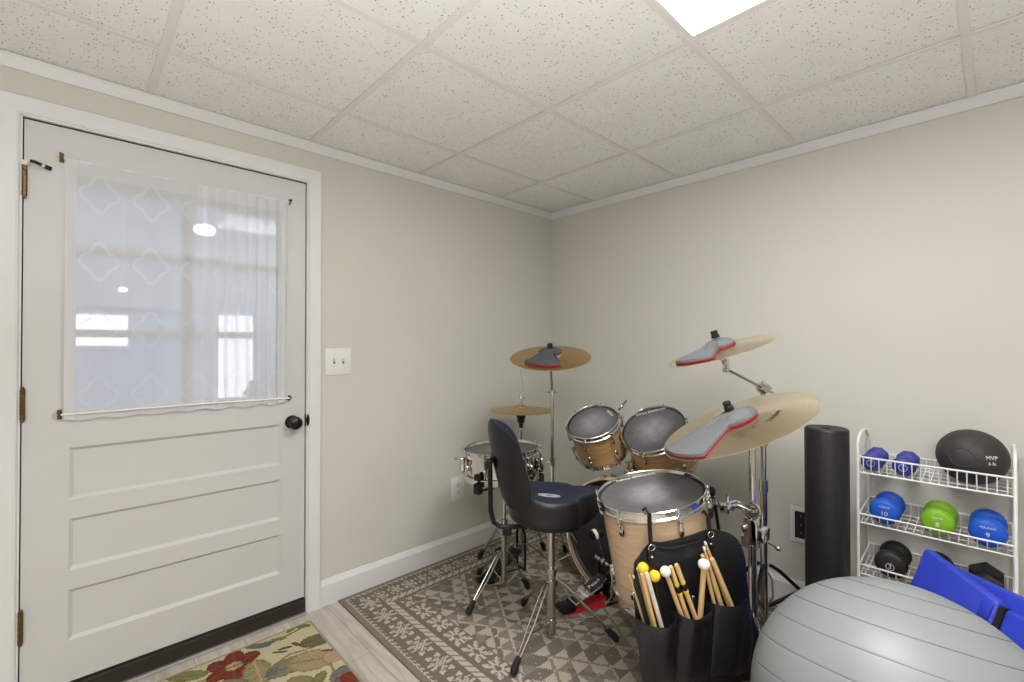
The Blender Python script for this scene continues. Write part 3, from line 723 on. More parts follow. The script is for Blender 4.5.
# snare strainer
X = W[sn]
b = B(); b.box((.20*cos(-1.25), .20*sin(-1.25), -.06), (.03, .03, .07), rot=(0, 0, -1.25), bev=.006); b.cyl((.205*cos(-1.25), .205*sin(-1.25), -.03), (.245*cos(-1.2), .245*sin(-1.2), -.02), .006, seg=8); part('strainer', b, 'chrome', sn, world=False)
b = B(); b.box((.203*cos(1.25), .203*sin(1.25), -.07), (.03, .035, .06), rot=(0, 0, 1.25), bev=.006); part('butt_plate', b, 'chrome', sn, world=False)

# bass drum
bc = V((1.955, 1.335, .304)); bn = V((-1, -.01, .045)).normalized(); XB_ = at_frame(bc, bn, (0, -1, 0))
bd = thing('bass_drum', 'maple bass drum with black head behind the floor tom and throne', 'drum', X=XB_)
b = B(); b.ring([(.279, -.03), (.279, -.38), (.271, -.38), (.271, -.03)], None, 72); part('shell', b, 'maple', bd, world=False)
b = B(); b.lathe([(0, -.018), (.262, -.018), (.272, -.010), (.282, -.014), (.282, -.03), (.27, -.03)], None, 72); part('batter_head', b, 'bass_head', bd, world=False)
b = B(); b.lathe([(0, -.392), (.27, -.392), (.282, -.39), (.282, -.38)], None, 64); part('front_head', b, 'bass_head', bd, world=False)
for za, zb in ((.0, -.042), (-.368, -.41)):
    b = B(); b.ring([(.284, za), (.297, za), (.297, zb), (.284, zb)], None, 80); part('hoop', b, 'maple_light', bd, world=False)
b = B(); b.ring([(.2835, .001), (.2875, .003), (.2875, -.002), (.2835, -.004)], None, 80); part('hoop_inlay', b, 'chrome', bd, world=False)
for k in range(8):
    a = 2*PI*k/8+.2; ca, sa = cos(a), sin(a); Xa = Mx.Rotation(a, 4, 'Z')
    for s, zc in ((1, -.085), (-1, -.325)):
        b = B(); b.ball((.288, 0, zc), .012, (1.1, 1, 2.2), 12, Xa); part('lug', b, 'chrome', bd, world=False)
        b = B(); b.cyl((.304*ca, .304*sa, zc), (.304*ca, .304*sa, zc+s*.085), .003, seg=8); b.box((.299, 0, zc+s*.072), (.022, .020, .028), bev=.003, m=Xa); b.tube([(.304*ca-.012*sa, .304*sa+.012*ca, zc+s*.092), (.304*ca+.012*sa, .304*sa-.012*ca, zc+s*.092)], .003, 6); part('claw_hook', b, 'chrome', bd, world=False)
# tom post and arms on the bass shell
pb = V((2.16, 1.345, .585))
b = B(); b.box(pb+V((0, 0, .012)), (.07, .06, .03), bev=.006); b.cyl(pb, pb+V((0, 0, .13)), .013); b.cyl(pb+V((0, .025, .015)), pb+V((0, .025, .07)), .010)
b.ball(pb+V((0, 0, .135)), .022, seg=14)
def drum_pt(t, r, a, z): return W[t] @ V((r*cos(a), r*sin(a), z))
e1 = W[tom1] @ V((-.06, .142, -.08)); e2 = W[tom2] @ V((-.08, -.150, -.10))
b.tube([pb+V((0, .0, .135)), pb+V((0, .02, .20)), e1], .0075, 10); b.tube([pb+V((0, 0, .135)), pb+V((.03, -.015, .17)), e2], .0075, 10)
b.box(e1, (.05, .03, .05), bev=.006); b.box(e2, (.04, .04, .05), bev=.006)
for q in (pb+V((-.035, 0, .06)), pb+V((0, .02, .165))): b.tube([q+V((0, .02, .012)), q, q+V((0, -.02, .012))], .004, 8)
part('tom_holder', b, 'chrome', bd)
# wing bolts of the tom bracket seen between the two toms
for p, q in ((W[tom1] @ V((-.05, .15, -.01)), W[tom1] @ V((-.03, .20, .05))),):
    b = B(); b.cyl(p, q, .005, seg=8); b.ball(q, .009, (1, .6, 1.2), 10); b.ball(lerp(p, q, .4), .011, seg=10); part('wing_bolt', b, 'chrome', tom1)
for s in (-1, 1):
    b = B(); b.tube([bc+V((.34, s*.20, -.02)), bc+V((.38, s*.30, -.15)), bc+V((.40, s*.36, -.295))], .007, 8); b.cyl(bc+V((.395, s*.352, -.275)), bc+V((.40, s*.362, -.297)), .011, seg=8); part('spur', b, 'steel', bd)

# ------------------------------------------------------------------ cymbals
def cymbal(name, label, c, n, rad, m, txt=None, txt_ang=0, bow=.055, bell=.028, br=.055):
    c = V(c); X = dframe(c, n); t = thing(name, label, 'cymbal', X=X)
    prof = []
    for i in range(15):
        f = 1-i/14; r = br+(rad-br)*f; prof.append((r, bow*rad*(1-f**1.6)))
    h0 = bow*rad
    for i in range(1, 7): a = i/7*PI/2; prof.append((br*cos(a)+.006*sin(a), h0+bell*sin(a)))
    up = prof+[(.006, h0+bell)]; th = .0014
    bt = [(max(r, .006), z-th) for r, z in up][::-1]
    b = B(); b.ring(up+bt, None, 96); part('plate', b, m, t, world=False, smooth=45)
    if txt: text('logo', txt, .026, Mx.Rotation(txt_ang, 4, 'Z') @ Mx.Translation((0, -rad*.52, bow*rad*.70+.0015)), 'logo_dark', t, sx=1.1)
    t['h'] = h0+bell
    return t
def clean(t): h = t['h']; del t['h']; return h
crash = cymbal('crash_cymbal', 'large tilted crash cymbal at front right of the kit', (1.666, .625, 1.001), (-.29, .30, .91), .262, 'brass', 'Zildjian', 2.55)
high = cymbal('ride_cymbal', 'cymbal highest on the right, seen nearly edge-on on a boom arm', (1.841, .751, 1.253), (-.228, .217, .949), .203, 'brass')
spl = cymbal('crash_cymbal', 'dark bronze cymbal highest at left, on the stand in the corner', (1.74, 1.552, 1.214), (-.23, -.168, .959), .203, 'brass_dark', br=.06)
hhp = at(521, 410, 2.62)
hh = cymbal('hihat_cymbal', 'upper of the closed pair of hi-hat cymbals behind the snare drum', hhp, (0, 0, 1), .175, 'brass_dark', bow=.085, bell=.016, br=.034)
hhb = cymbal('hihat_cymbal', 'lower cymbal of the closed hi-hat pair behind the snare drum', hhp-V((0, 0, .004)), (0, 0, -1), .175, 'brass_dark', bow=.05, bell=.016, br=.034)
H_ = {k: clean(k) for k in (crash, high, spl, hh, hhb)}
def nut(cy, par, extra=0, big=1):
    X = W[cy]; h = H_[cy]
    b = B(); b.lathe([(0, 0), (.016, 0), (.016, .010), (.013, .012), (.014, .026), (.010, .029), (0, .029)], X @ Mx.Translation((0, 0, h+extra)), 14)
    return part('wing_nut', b, 'black', par)
# rubber mutes lying on the cymbals: keyhole shape (lobe round the bell + fan towards the player)
def mute(label, cy, ang, rin, rfan, wlobe, half, z0, top='mute'):
    X = W[cy] @ Mx.Rotation(ang, 4, 'Z')
    t = thing('cymbal_mute', label, 'cymbal mute', X=X)
    rad_prof = []
    out = []
    for k in range(25): a = PI-(PI*.80)+(PI*1.60)*k/24; out.append((wlobe*cos(a), wlobe*sin(a)))
    # neck then fan on +x side
    out.append((rin, -wlobe*.52)); 
    for k in range(13): a = -half+2*half*k/12; out.append((rfan*cos(a), rfan*sin(a)))
    out.append((rin, wlobe*.52))
    def surf(x, y, dz):
        r = math.hypot(x, y); f = min(1, max(0, (r-br_)/(rad_-br_))); hb = bow_*(1-f**1.6)
        if r < br_: hb += bell_*math.sqrt(max(0, 1-(r/br_)**2))*.75
        return V((x, y, hb+dz))
    for nm, m, a, bz in (('felt_layer', 'red_felt', .0015, .008), ('rubber_layer', top, .008, .016)):
        b = B(); n = len(out); rings = []
        for dz, sc in ((a, 1), (bz, 1)):
            for fac in ((1.0,) if False else (1.0,)): pass
        NR = 8
        top = [[b.b.verts.new(surf(p[0]*(k/NR)*(1 if nm == 'felt_layer' else .985), p[1]*(k/NR)*(1 if nm == 'felt_layer' else .985), bz)) for p in out] for k in range(1, NR+1)]
        bot = [[b.b.verts.new(surf(p[0]*(k/NR), p[1]*(k/NR), a)) for p in out] for k in range(1, NR+1)]
        ct, cb = b.b.verts.new(surf(0, 0, bz)), b.b.verts.new(surf(0, 0, a))
        for i in range(n):
            j = (i+1) % n
            b.b.faces.new((ct, top[0][i], top[0][j])); b.b.faces.new((cb, bot[0][j], bot[0][i]))
            for k in range(NR-1):
                b.b.faces.new((top[k][i], top[k+1][i], top[k+1][j], top[k][j])); b.b.faces.new((bot[k][j], bot[k+1][j], bot[k+1][i], bot[k][i]))
            b.b.faces.new((bot[NR-1][i], bot[NR-1][j], top[NR-1][j], top[NR-1][i]))
        part(nm, b, m, t, world=False, smooth=40)
    return t
br_, bell_ = .055, .028
rad_, bow_ = .262, .055*.262
mute('grey mute pad with red edge lying on the large front cymbal', crash, -.95, .05, .258, .078, .44, 0)
rad_, bow_ = .203, .055*.203
mute('grey mute pad with red edge lying on the highest right cymbal', high, -.62, .045, .188, .062, .46, 0)
br_ = .06
mute('dark grey mute pad lying on the bronze cymbal in the corner', spl, -.28, .045, .165, .058, .58, 0, 'mute_dark')

# ------------------------------------------------------------------ stands
def foot(b, p, d): pass
def tripod(t, base, zc, zb, feet, r_tube, m='steel', double=False, brace=.55, br=.004):
    """legs from collar (height zc) to the feet, struts from the lower collar (height zb)"""
    for f in feet:
        f = V(f); a = V((base[0], base[1], zc)); d = (V((f.x, f.y, 0))-V((a.x, a.y, 0))).normalized(); s = V((-d.y, d.x, 0))
        top = a+d*.025; end = f+V((0, 0, .018)); k = top.lerp(end, .12)+V((0, 0, .012))
        b = B()
        if double:
            for q in (-1, 1): b.tube([top+s*q*.006, k+s*q*.010, top.lerp(end, .5)+s*q*.011, end+s*q*.003], .0038, 8)
        else: b.tube([top, k, end], [.0085, .0085, .008], 10, flat=.55)
        lg = part('leg', b, m, t)
        u = (top-end).normalized()
        b = B(); b.tube([f+V((0, 0, .010)), end+u*.012, end+u*.055], [.012, .016, .011], 12); part('rubber_foot', b, 'rubber', lg)
        b = B(); p2 = top.lerp(end, brace); b.tube([V((base[0], base[1], zb))+d*.018, p2], br, 8, flat=.6); part('brace', b, m, t)
def collar(b, p, r, h): b.lathe([(0, -h/2), (r, -h/2), (r, h/2), (0, h/2)], Mx.Translation(V(p)), 16)
def wing(b, p, d, s=.02):
    p = V(p); d = V(d).normalized(); q = p+d*.022; w = d.cross(UP); w = w.normalized() if w.length > .1 else V((1, 0, 0))
    b.cyl(p, q, .005, seg=8); b.tube([q-w*s+d*.008, q-w*s*.4, q+w*s*.4, q+w*s+d*.008], .0045, 8)

# corner cymbal stand (post behind throne)
sp0 = V((1.86, 1.69, 0)); pz = at(552, 400, (sp0.dot(FW)))
base = V((pz.x, pz.y, 0))
st = thing('cymbal_stand', 'chrome straight cymbal stand in the corner holding the bronze cymbal', 'stand', base+V((0, 0, .008)))
b = B(); ztil = 1.02
b.cyl(base+V((0, 0, .06)), base+V((0, 0, .64)), .0125); b.cyl(base+V((0, 0, .60)), base+V((0, 0, ztil)), .0095); collar(b, base+V((0, 0, .64)), .017, .05); collar(b, base+V((0, 0, ztil)), .015, .04)
tp = W[spl] @ V((0, 0, -.005)); b.tube([base+V((0, 0, ztil)), lerp(base+V((0, 0, ztil)), tp, .6), tp, W[spl] @ V((0, 0, H_[spl]+.03))], [.007, .007, .006, .004], 10)
part('post', b, 'chrome', st)
b = B(); wing(b, base+V((0, 0, ztil)), -RT); wing(b, base+V((0, 0, ztil)), RT, .014); wing(b, base+V((0, 0, .64)), -RT, .012); part('wing_bolt', b, 'chrome', st)
nut(spl, st, .004)
tripod(st, base, .36, .10, [onfloor(496, 555, .008), onfloor(560, 556, .008)+V((.05, 0, 0)), base+V((.16, -.20, .008))], .009)

# hi-hat stand
hb = V((hhp.x, hhp.y, .008))
hs = thing('hihat_stand', 'chrome pedal hi-hat stand behind the snare drum', 'stand', hb)
b = B(); b.cyl(hb+V((0, 0, .07)), hb+V((0, 0, .52)), .0135); b.cyl(hb+V((0, 0, .50)), hhp-V((0, 0, .055)), .010); collar(b, hb+V((0, 0, .52)), .017, .05)
b.cyl(hhp-V((0, 0, .10)), hhp+V((0, 0, .235)), .0058, seg=10); part('post', b, 'chrome', hs)
b = B(); b.lathe([(.011, -.10), (.013, -.075), (.020, -.07), (.022, -.045), (.026, -.040), (.026, -.030)], Mx.Translation(hhp), 16); part('seat_cup', b, 'black', hs)
b = B(); b.lathe([(.010, H_[hh]+.002), (.010, H_[hh]+.008), (.008, H_[hh]+.010), (.008, H_[hh]+.055), (.006, H_[hh]+.058)], Mx.Translation(hhp), 12); wing(b, hhp+V((0, 0, H_[hh]+.04)), RT, .012); part('clutch', b, 'chrome', hs)
pd = (onfloor(484, 583, .008)-hb); pd.z = 0; pd = pd.normalized(); ps = V((-pd.y, pd.x, 0))
tripod(hs, hb, .40, .14, [onfloor(479, 560, .008), onfloor(544, 551, .008)], .009)
b = B(); f0 = hb+pd*.25+V((0, 0, .015)); f1 = hb+pd*.03+V((0, 0, .12)); Xp = at_frame(lerp(f0, f1, .5), (f1-f0).cross(ps), f1-f0)
b.box((0, 0, 0), ((f1-f0).length, .085, .010), bev=.003, m=Xp); b.box(f0+V((0, 0, -.006)), (.07, .09, .014), rot=Mx((pd, ps, UP)).transposed(), bev=.003); part('pedal', b, 'black_metal', hs)
b = B()
for q in (-.035, .035): b.tube([hb+ps*q+V((0, 0, .005)), hb+ps*q+V((0, 0, .20)), hb+V((0, 0, .26))], .007, 8)
b.tube([hb+ps*.035+V((0, 0, .006)), hb-ps*.035+V((0, 0, .006))], .007, 8); b.tube([f1, hb+V((0, 0, .14))], .004, 6); b.tube([f0, hb+V((0, 0, .006))], .004, 6)
part('pedal_frame', b, 'black_metal', hs)

# snare stand
sb = onfloor(507, 600, .008)+V((.0, .01, 0)); sb = V((c4.x, c4.y-.02, .008))
ss = thing('snare_stand', 'chrome snare stand with black-tipped basket beside the throne', 'stand', sb)
b = B(); b.cyl(sb+V((0, 0, .055)), sb+V((0, 0, .38)), .0135); b.cyl(sb+V((0, 0, .36)), sb+V((0, 0, .56)), .010); collar(b, sb+V((0, 0, .37)), .018, .04); collar(b, sb+V((0, 0, .20)), .018, .03); b.ball(sb+V((0, 0, .565)), .02, seg=12); part('post', b, 'steel', ss)
for a in (3.40, 5.50, 1.31):
    d = V((cos(a), sin(a), 0)); e = V((c4.x, c4.y, .60))+d*.20
    b = B(); b.tube([sb+V((0, 0, .565)), V((c4.x, c4.y, .575))+d*.10, V((c4.x, c4.y, .585))+d*.185, e+V((0, 0, .03))], .006, 8); ar = part('basket_arm', b, 'black_metal', ss)
    b = B(); b.box(e+V((0, 0, .0)), (.032, .036, .050), rot=(0, 0, a), bev=.006); b.box(e+V((0, 0, .052)), (.022, .036, .030), rot=(0, 0, a), bev=.005); part('rubber_grip', b, 'rubber', ar)
tripod(ss, sb, .23, .075, [onfloor(468, 616, .008), onfloor(528, 590, .008), sb+V((.05, .26, 0))], .008, double=True)
b = B(); wing(b, sb+V((0, 0, .37)), RT*-1, .014); part('wing_bolt', b, 'steel', ss)

# right-hand stands
pA = V((1.79, .617, .008)); pB = V((2.165, .70, .008))
sa = thing('cymbal_stand', 'chrome stand behind the stick bag holding the large front cymbal', 'stand', pA)
b = B(); b.cyl(pA+V((0, 0, .06)), pA+V((0, 0, .62)), .0150); b.cyl(pA+V((0, 0, .58)), pA+V((0, 0, .90)), .0115); collar(b, pA+V((0, 0, .62)), .019, .05); collar(b, pA+V((0, 0, .905)), .015, .03)
tp = W[crash] @ V((0, 0, -.005)); b.tube([pA+V((0, 0, .905)), tp, W[crash] @ V((0, 0, H_[crash]+.03))], [.008, .007, .004], 10); part('post', b, 'chrome', sa)
nut(crash, sa, .014)
tripod(sa, pA, .30, .09, [pA+V((-.22, -.16, 0)), pA+V((.25, -.10, 0)), pA+V((-.05, .27, 0))], .009)
# multi-clamp with tom arm
cl = at(752, 511, 1.648)
b = B(); b.box(pA+V((0, 0, cl.z-.09)), (.045, .05, .10), bev=.008); b.cyl(cl, V((pA.x, pA.y, cl.z)), .018, seg=14); b.box(pA+V((.02, -.02, cl.z-.10)), (.06, .05, .05), bev=.008)
b.box(at(751, 541, 1.70), (.055, .06, .045), bev=.01); b.tube([at(757, 536, 1.68), at(768, 542, 1.67), at(777, 547, 1.66)], .006, 8); b.ball(at(778, 548, 1.66), .011, seg=10); b.tube([at(747, 536, 1.68), at(743, 530, 1.67)], .006, 8); b.ball(at(744, 528, 1.67), .010, (1, 1, 1.6), 10)
mc = part('multi_clamp', b, 'chrome', sa)
fdir = (V((0, 0, H))-cl).normalized()
b = B(); b.lathe([(0, -.02), (.029, -.02), (.029, .004), (.025, .006), (.024, .003), (0, .003)], at_frame(cl, fdir, RT), 28); cc = part('clamp_badge', b, 'chrome', sa)
b = B(); b.lathe([(0, .003), (.023, .003), (.023, .0045), (0, .0045)], at_frame(cl, fdir, RT), 24); part('badge_face', b, 'grip', cc)
text('badge_lettering', 'Pearl', .018, W[sa].inverted() @ at_frame(cl+fdir*.0050, fdir, RT), 'logo', cc)
ta = at(706, 500, 1.66)
b = B(); b.tube([cl, at(738, 505, 1.68), at(725, 507, 1.67), ta], [.012, .011, .010, .010], 12); b.tube([at(745, 505, 1.69), at(735, 502, 1.68), at(728, 504, 1.675)], .008, 8); b.box(at(727, 508, 1.67), (.05, .035, .03), bev=.006); wing(b, at(728, 502, 1.67), UP, .016); wing(b, at(720, 505, 1.66), V((0, 0, 1))-RT*.6, .012)
part('tom_arm', b, 'chrome', sa)
b = B(); b.box(ta+V((-.01, 0, -.02)), (.05, .05, .085), bev=.01); b.cyl(at(714, 500, 1.70), at(723, 556, 1.70), .006, seg=10); b.cyl(ta+V((0, 0, .03)), ta+V((-.02, 0, -.09)), .012, seg=12); b.ball(ta+V((.012, -.01, .03)), .02, seg=12); part('tom_bracket', b, 'black_metal', ft)

sbm = thing('cymbal_boom_stand', 'chrome boom stand nearest the foam roller holding the highest right cymbal', 'stand', pB)
zj = at(767, 388, pB.dot(FW)).z; J = pB+V((0, 0, zj-.008))
b = B(); b.cyl(pB+V((0, 0, .06)), pB+V((0, 0, .66)), .0150); b.cyl(pB+V((0, 0, .62)), J, .0115); collar(b, pB+V((0, 0, .86)), .018, .05); collar(b, pB+V((0, 0, .66)), .019, .05); part('post', b, 'chrome', sbm)
b = B(); b.lathe([(0, -.03), (.016, -.03), (.024, -.015), (.024, .015), (.016, .03), (0, .03)], at_frame(J, FW), 14); wing(b, J, RT, .013); b.cyl(J, J+V((0, 0, .03)), .008, seg=8); part('boom_clamp', b, 'chrome', sbm)
tl = W[high] @ V((0, 0, -.075))
b = B(); b.cyl(J, tl, .0062); b.cyl(J, J+(J-tl).normalized()*.10, .0062); part('boom_arm', b, 'steel', sbm)
b = B(); b.ball(tl, .013, (1, 1, 1.2), 12); b.box(tl+V((0, 0, .012)), (.024, .02, .05), bev=.005); b.cyl(tl, W[high] @ V((0, 0, H_[high]+.03)), .007, .004, seg=10); b.cyl(W[high] @ V((0, 0, -.035)), W[high] @ V((0, 0, .0)), .016, .020, seg=14); part('cymbal_tilter', b, 'chrome', sbm)
nut(high, sbm, .014)
tripod(sbm, pB, .325, .15, [pB+V((.262, -.248, 0)), pB+V((.10, .28, 0)), pB+V((-.26, -.02, 0))], .010, m='black_metal', brace=.38, br=.008)
b = B(); b.tube([at(768, 572, 2.0), at(772, 580, 1.98), at(773, 597, 1.98), at(767, 607, 1.98)], .004, 6); part('loose_cable', b, 'cable', sbm)

# ------------------------------------------------------------------ bass pedal
heel = V((1.715, 1.425, .008)); toe = V((1.935, 1.350, .008)); ax = (toe-heel); ax.z = 0; LN = ax.length; ax.normalize(); sd = V((-ax.y, ax.x, 0)); PX = Mx.Translation(heel) @ Mx((ax, sd, UP)).transposed().to_4x4()
kp = thing('bass_pedal', 'black and chrome bass drum pedal on a red base plate', 'pedal', X=PX)
b = B(); b.prism([(-.02, -.045), (LN+.03, -.06), (LN+.03, .06), (-.02, .045)], .0, .006); part('base_plate', b, 'red', kp, world=False, smooth=0)
b = B(); b.box((-.01, 0, .016), (.07, .082, .020), bev=.004); b.cyl((.025, -.04, .026), (.025, .04, .026), .006, seg=8); part('heel_plate', b, 'black_metal', kp, world=False)
tilt = Mx.Translation((.03, 0, .028)) @ Mx.Rotation(-.42, 4, 'Y')
o1 = [(0, -.036), (.05, -.038), (.10, -.044), (.16, -.042), (.21, -.026), (.235, 0), (.21, .026), (.16, .042), (.10, .044), (.05, .038), (0, .036)]
b = B(); b.prism(o1, 0, .007, tilt); fb = part('footboard', b, 'chrome', kp, world=False, smooth=30)
b = B(); b.prism([(.062+(x-.062)*.90 if x > .06 else x, y*.84) for x, y in o1 if x > .055], .0071, .0085, tilt); part('tread', b, 'grip', fb, world=False, smooth=0)
b = B(); b.box((.024, 0, .008), (.034, .056, .002), m=tilt); part('tread', b, 'grip', fb, world=False, smooth=0)
text('footboard_lettering', 'Pearl', .032, tilt @ Mx.Translation((.14, 0, .0090)), 'logo', fb, sx=1.1)
b = B()
for s in (-.052, .052): b.tube([(LN-.02, s, .006), (LN-.01, s, .10), (LN-.012, s, .185)], [.013, .010, .010], 10); b.box((LN-.005, s, .02), (.07, .018, .03), bev=.005)
b.box((LN+.02, 0, .022), (.05, .06, .03), bev=.006); part('frame', b, 'black_metal', kp, world=False)
b = B(); b.cyl((LN-.012, -.08, .185), (LN-.012, .072, .185), .006, seg=10)
for s in (-.06, -.03, 0, .04, .06): b.cyl((LN-.012, s-.008, .185), (LN-.012, s+.008, .185), .014+.005*(s == 0), seg=12)
for s in (-.052, .052): b.cyl((LN-.012, s, .05), (LN-.012, s, .11), .013, seg=10)
b.tube([(LN-.05, -.06, .02), (LN-.03, -.075, .05), (LN-.02, -.07, .17)], .005, 8); b.cyl((LN-.06, -.05, .016), (LN+.01, -.062, .03), .008, seg=8)
part('axle', b, 'chrome', kp, world=False)
b = B(); b.cyl((LN-.012, 0, .185), (LN-.055, 0, .325), .0035, seg=8); bt = part('beater_shaft', b, 'chrome', kp, world=False)
b = B(); b.lathe([(0, -.03), (.022, -.03), (.026, -.02), (.026, .02), (.022, .03), (0, .03)], Mx.Translation((LN-.06, 0, .335)) @ Mx.Rotation(PI/2-.2, 4, 'Y'), 18); part('beater_head', b, 'rubber', bt, world=False)
b = B(); b.lathe([(.0262, -.024), (.027, -.02), (.027, -.008), (.0262, -.006)], Mx.Translation((LN-.06, 0, .335)) @ Mx.Rotation(PI/2-.2, 4, 'Y'), 18, False); part('beater_band', b, 'felt', bt, world=False)

# ------------------------------------------------------------------ drum throne
tc_ = V((1.495, 1.33, .008)); sdir = (RT*cos(.04)+FW*sin(.04)).normalized(); sw = UP.cross(sdir)
TX = Mx.Translation(tc_) @ Mx((sdir, sw, UP)).transposed().to_4x4()
th_ = thing('drum_throne', 'black and navy drum throne with backrest on a chrome tripod', 'stool', X=TX)
def seat_r(a):
    r = .172+.012*cos(2*a)
    r += .050*math.exp(-(a/.27)**2)-.026*math.exp(-((abs(a)-.62)/.24)**2)
    return r
def seat_top(x, y):
    return .632+.045*math.exp(-((x+.19)/.10)**2)+.020*math.exp(-((x-.18)/.07)**2)*math.exp(-(y/.07)**2)-.004*math.exp(-(y/.05)**2)
NA, rings = 72, []
levels = [(.0, 'b', 0), (.60, 'b', 0), (.86, .510, 0), (.95, .517, 0), (1.0, .540, 0), (1.005, .572, 0), (.99, .597, 0)]
b = B(); prev = None; ctr = b.b.verts.new((0, 0, .508))
for f, z, _ in levels[1:]+[(.965, 't', -.010), (.93, 't', -.002)]:
    row = []
    for k in range(NA):
        a = -PI+2*PI*k/NA; r = seat_r(a)*f; x, y = r*cos(a), r*sin(a)
        nz = .050*math.exp(-(a/.30)**2) if f > .8 else 0
        zz = .508 if z == 'b' else (seat_top(x, y)+_ if z == 't' else z+(.35*(seat_top(x, y)-.63) if z > .5 else 0)+nz*max(0, min(1, (.61-z)/.09)))
        row.append(b.b.verts.new((x, y, zz)))
    for k in range(NA):
        if prev is None: b.b.faces.new((ctr, row[(k+1) % NA], row[k]))
        else: b.b.faces.new((prev[k], prev[(k+1) % NA], row[(k+1) % NA], row[k]))
    prev = row
part('seat', b, 'vinyl', th_, world=False, smooth=60)
b = B(); prev = None; ctr = b.b.verts.new((0, 0, seat_top(0, 0)+.002))
for f in (.25, .5, .75, .90, .935):
    row = []
    for k in range(NA):
        a = -PI+2*PI*k/NA; r = seat_r(a)*f; x, y = r*cos(a), r*sin(a); row.append(b.b.verts.new((x, y, seat_top(x, y)+(.002 if f < .93 else -.003))))
    for k in range(NA):
        if prev is None: b.b.faces.new((ctr, row[k], row[(k+1) % NA]))
        else: b.b.faces.new((prev[k], row[k], row[(k+1) % NA], prev[(k+1) % NA]))
    prev = row
cv = part('seat_cover', b, 'navy', th_, world=False, smooth=60)
camx = TX.inverted().to_3x3() @ RT
X = Mx.Translation((-.015, -.06, seat_top(-.015, -.06)+.0050)) @ Mx.Rotation(.10, 4, 'Y') @ Mx.Rotation(.02, 4, 'X')
text('logo', 'ROC-N-SOC', .014, X, 'logo', cv, sx=.85)
b = B(); b.tube([X @ V((.046*cos(a), .015*sin(a), 0)) for a in [2*PI*k/32 for k in range(32)]], .0012, 6, True); part('logo_ring', b, 'logo', cv, world=False)
# backrest
BH, BWd = .372, .155
def bpt(u, v, off):
    wv = BWd*(1-.42*abs(2*v-1)**3.0)*(1-.10*v)
    wv = BWd*(1-abs(2*v-1)**4.2)**.5*(1-.10*v)
    y = u*wv; lean = -.055*v-.025*v*v
    x = -.178+lean+.105*(u*u)*(wv/BWd)**2+.016*sin(v*PI)*0
    return V((x+off, y, .575+BH*v))
def shell(off0, off1, edge):
    b = B(); nu_, nv_ = 25, 29
    us = [-1+2*i/(nu_-1) for i in range(nu_)]; vv = [.004+.992*j/(nv_-1) for j in range(nv_)]
    def bulge(u, v): return max(0, (1-u*u))**.5*min(1, (4*v*(1-v))**.4)
    g1 = b.grid(lambda i, j: bpt(us[i], vv[j], off0*bulge(us[i], vv[j])+edge), nu_, nv_)
    g2 = b.grid(lambda i, j: bpt(us[i], vv[j], off1*bulge(us[i], vv[j])+edge), nu_, nv_)
    bmesh.ops.remove_doubles(b.b, verts=b.b.verts[:], dist=.0004); return b
part('backrest_shell', shell(-.038, .0, 0), 'vinyl', th_, world=False, smooth=60)
part('backrest_cushion', shell(.001, .036, .001), 'navy', th_, world=False, smooth=60)
b = B(); b.tube([(-.246, -.01, .80), (-.262, -.01, .77), (-.262, -.01, .66), (-.260, -.01, .56), (-.247, -.01, .51), (-.220, -.01, .492), (-.18, -.01, .490), (-.02, 0, .490)], .0105, 10); b.box((-.243, -.01, .80), (.03, .05, .07), bev=.008); b.box((-.268, -.03, .765), (.028, .05, .04), bev=.006); b.box((-.19, -.01, .475), (.04, .04, .035), bev=.006)
part('backrest_bar', b, 'black_metal', th_, world=False)
b = B(); b.cyl((0, 0, .028), (0, 0, .30), .0205); b.cyl((0, 0, .28), (0, 0, .505), .0165); collar(b, (0, 0, .30), .026, .022); collar(b, (0, 0, .485), .03, .03); collar(b, (0, 0, .245), .028, .035); collar(b, (0, 0, .085), .026, .02); part('post', b, 'steel', th_, world=False)
tripod(th_, tc_, .262, .085, [onfloor(513, 677, .008), onfloor(523, 606, .008)], .010, double=True, brace=.62)
tripod(th_, tc_, .262, .085, [onfloor(617, 643, .008)], .012, brace=.62)

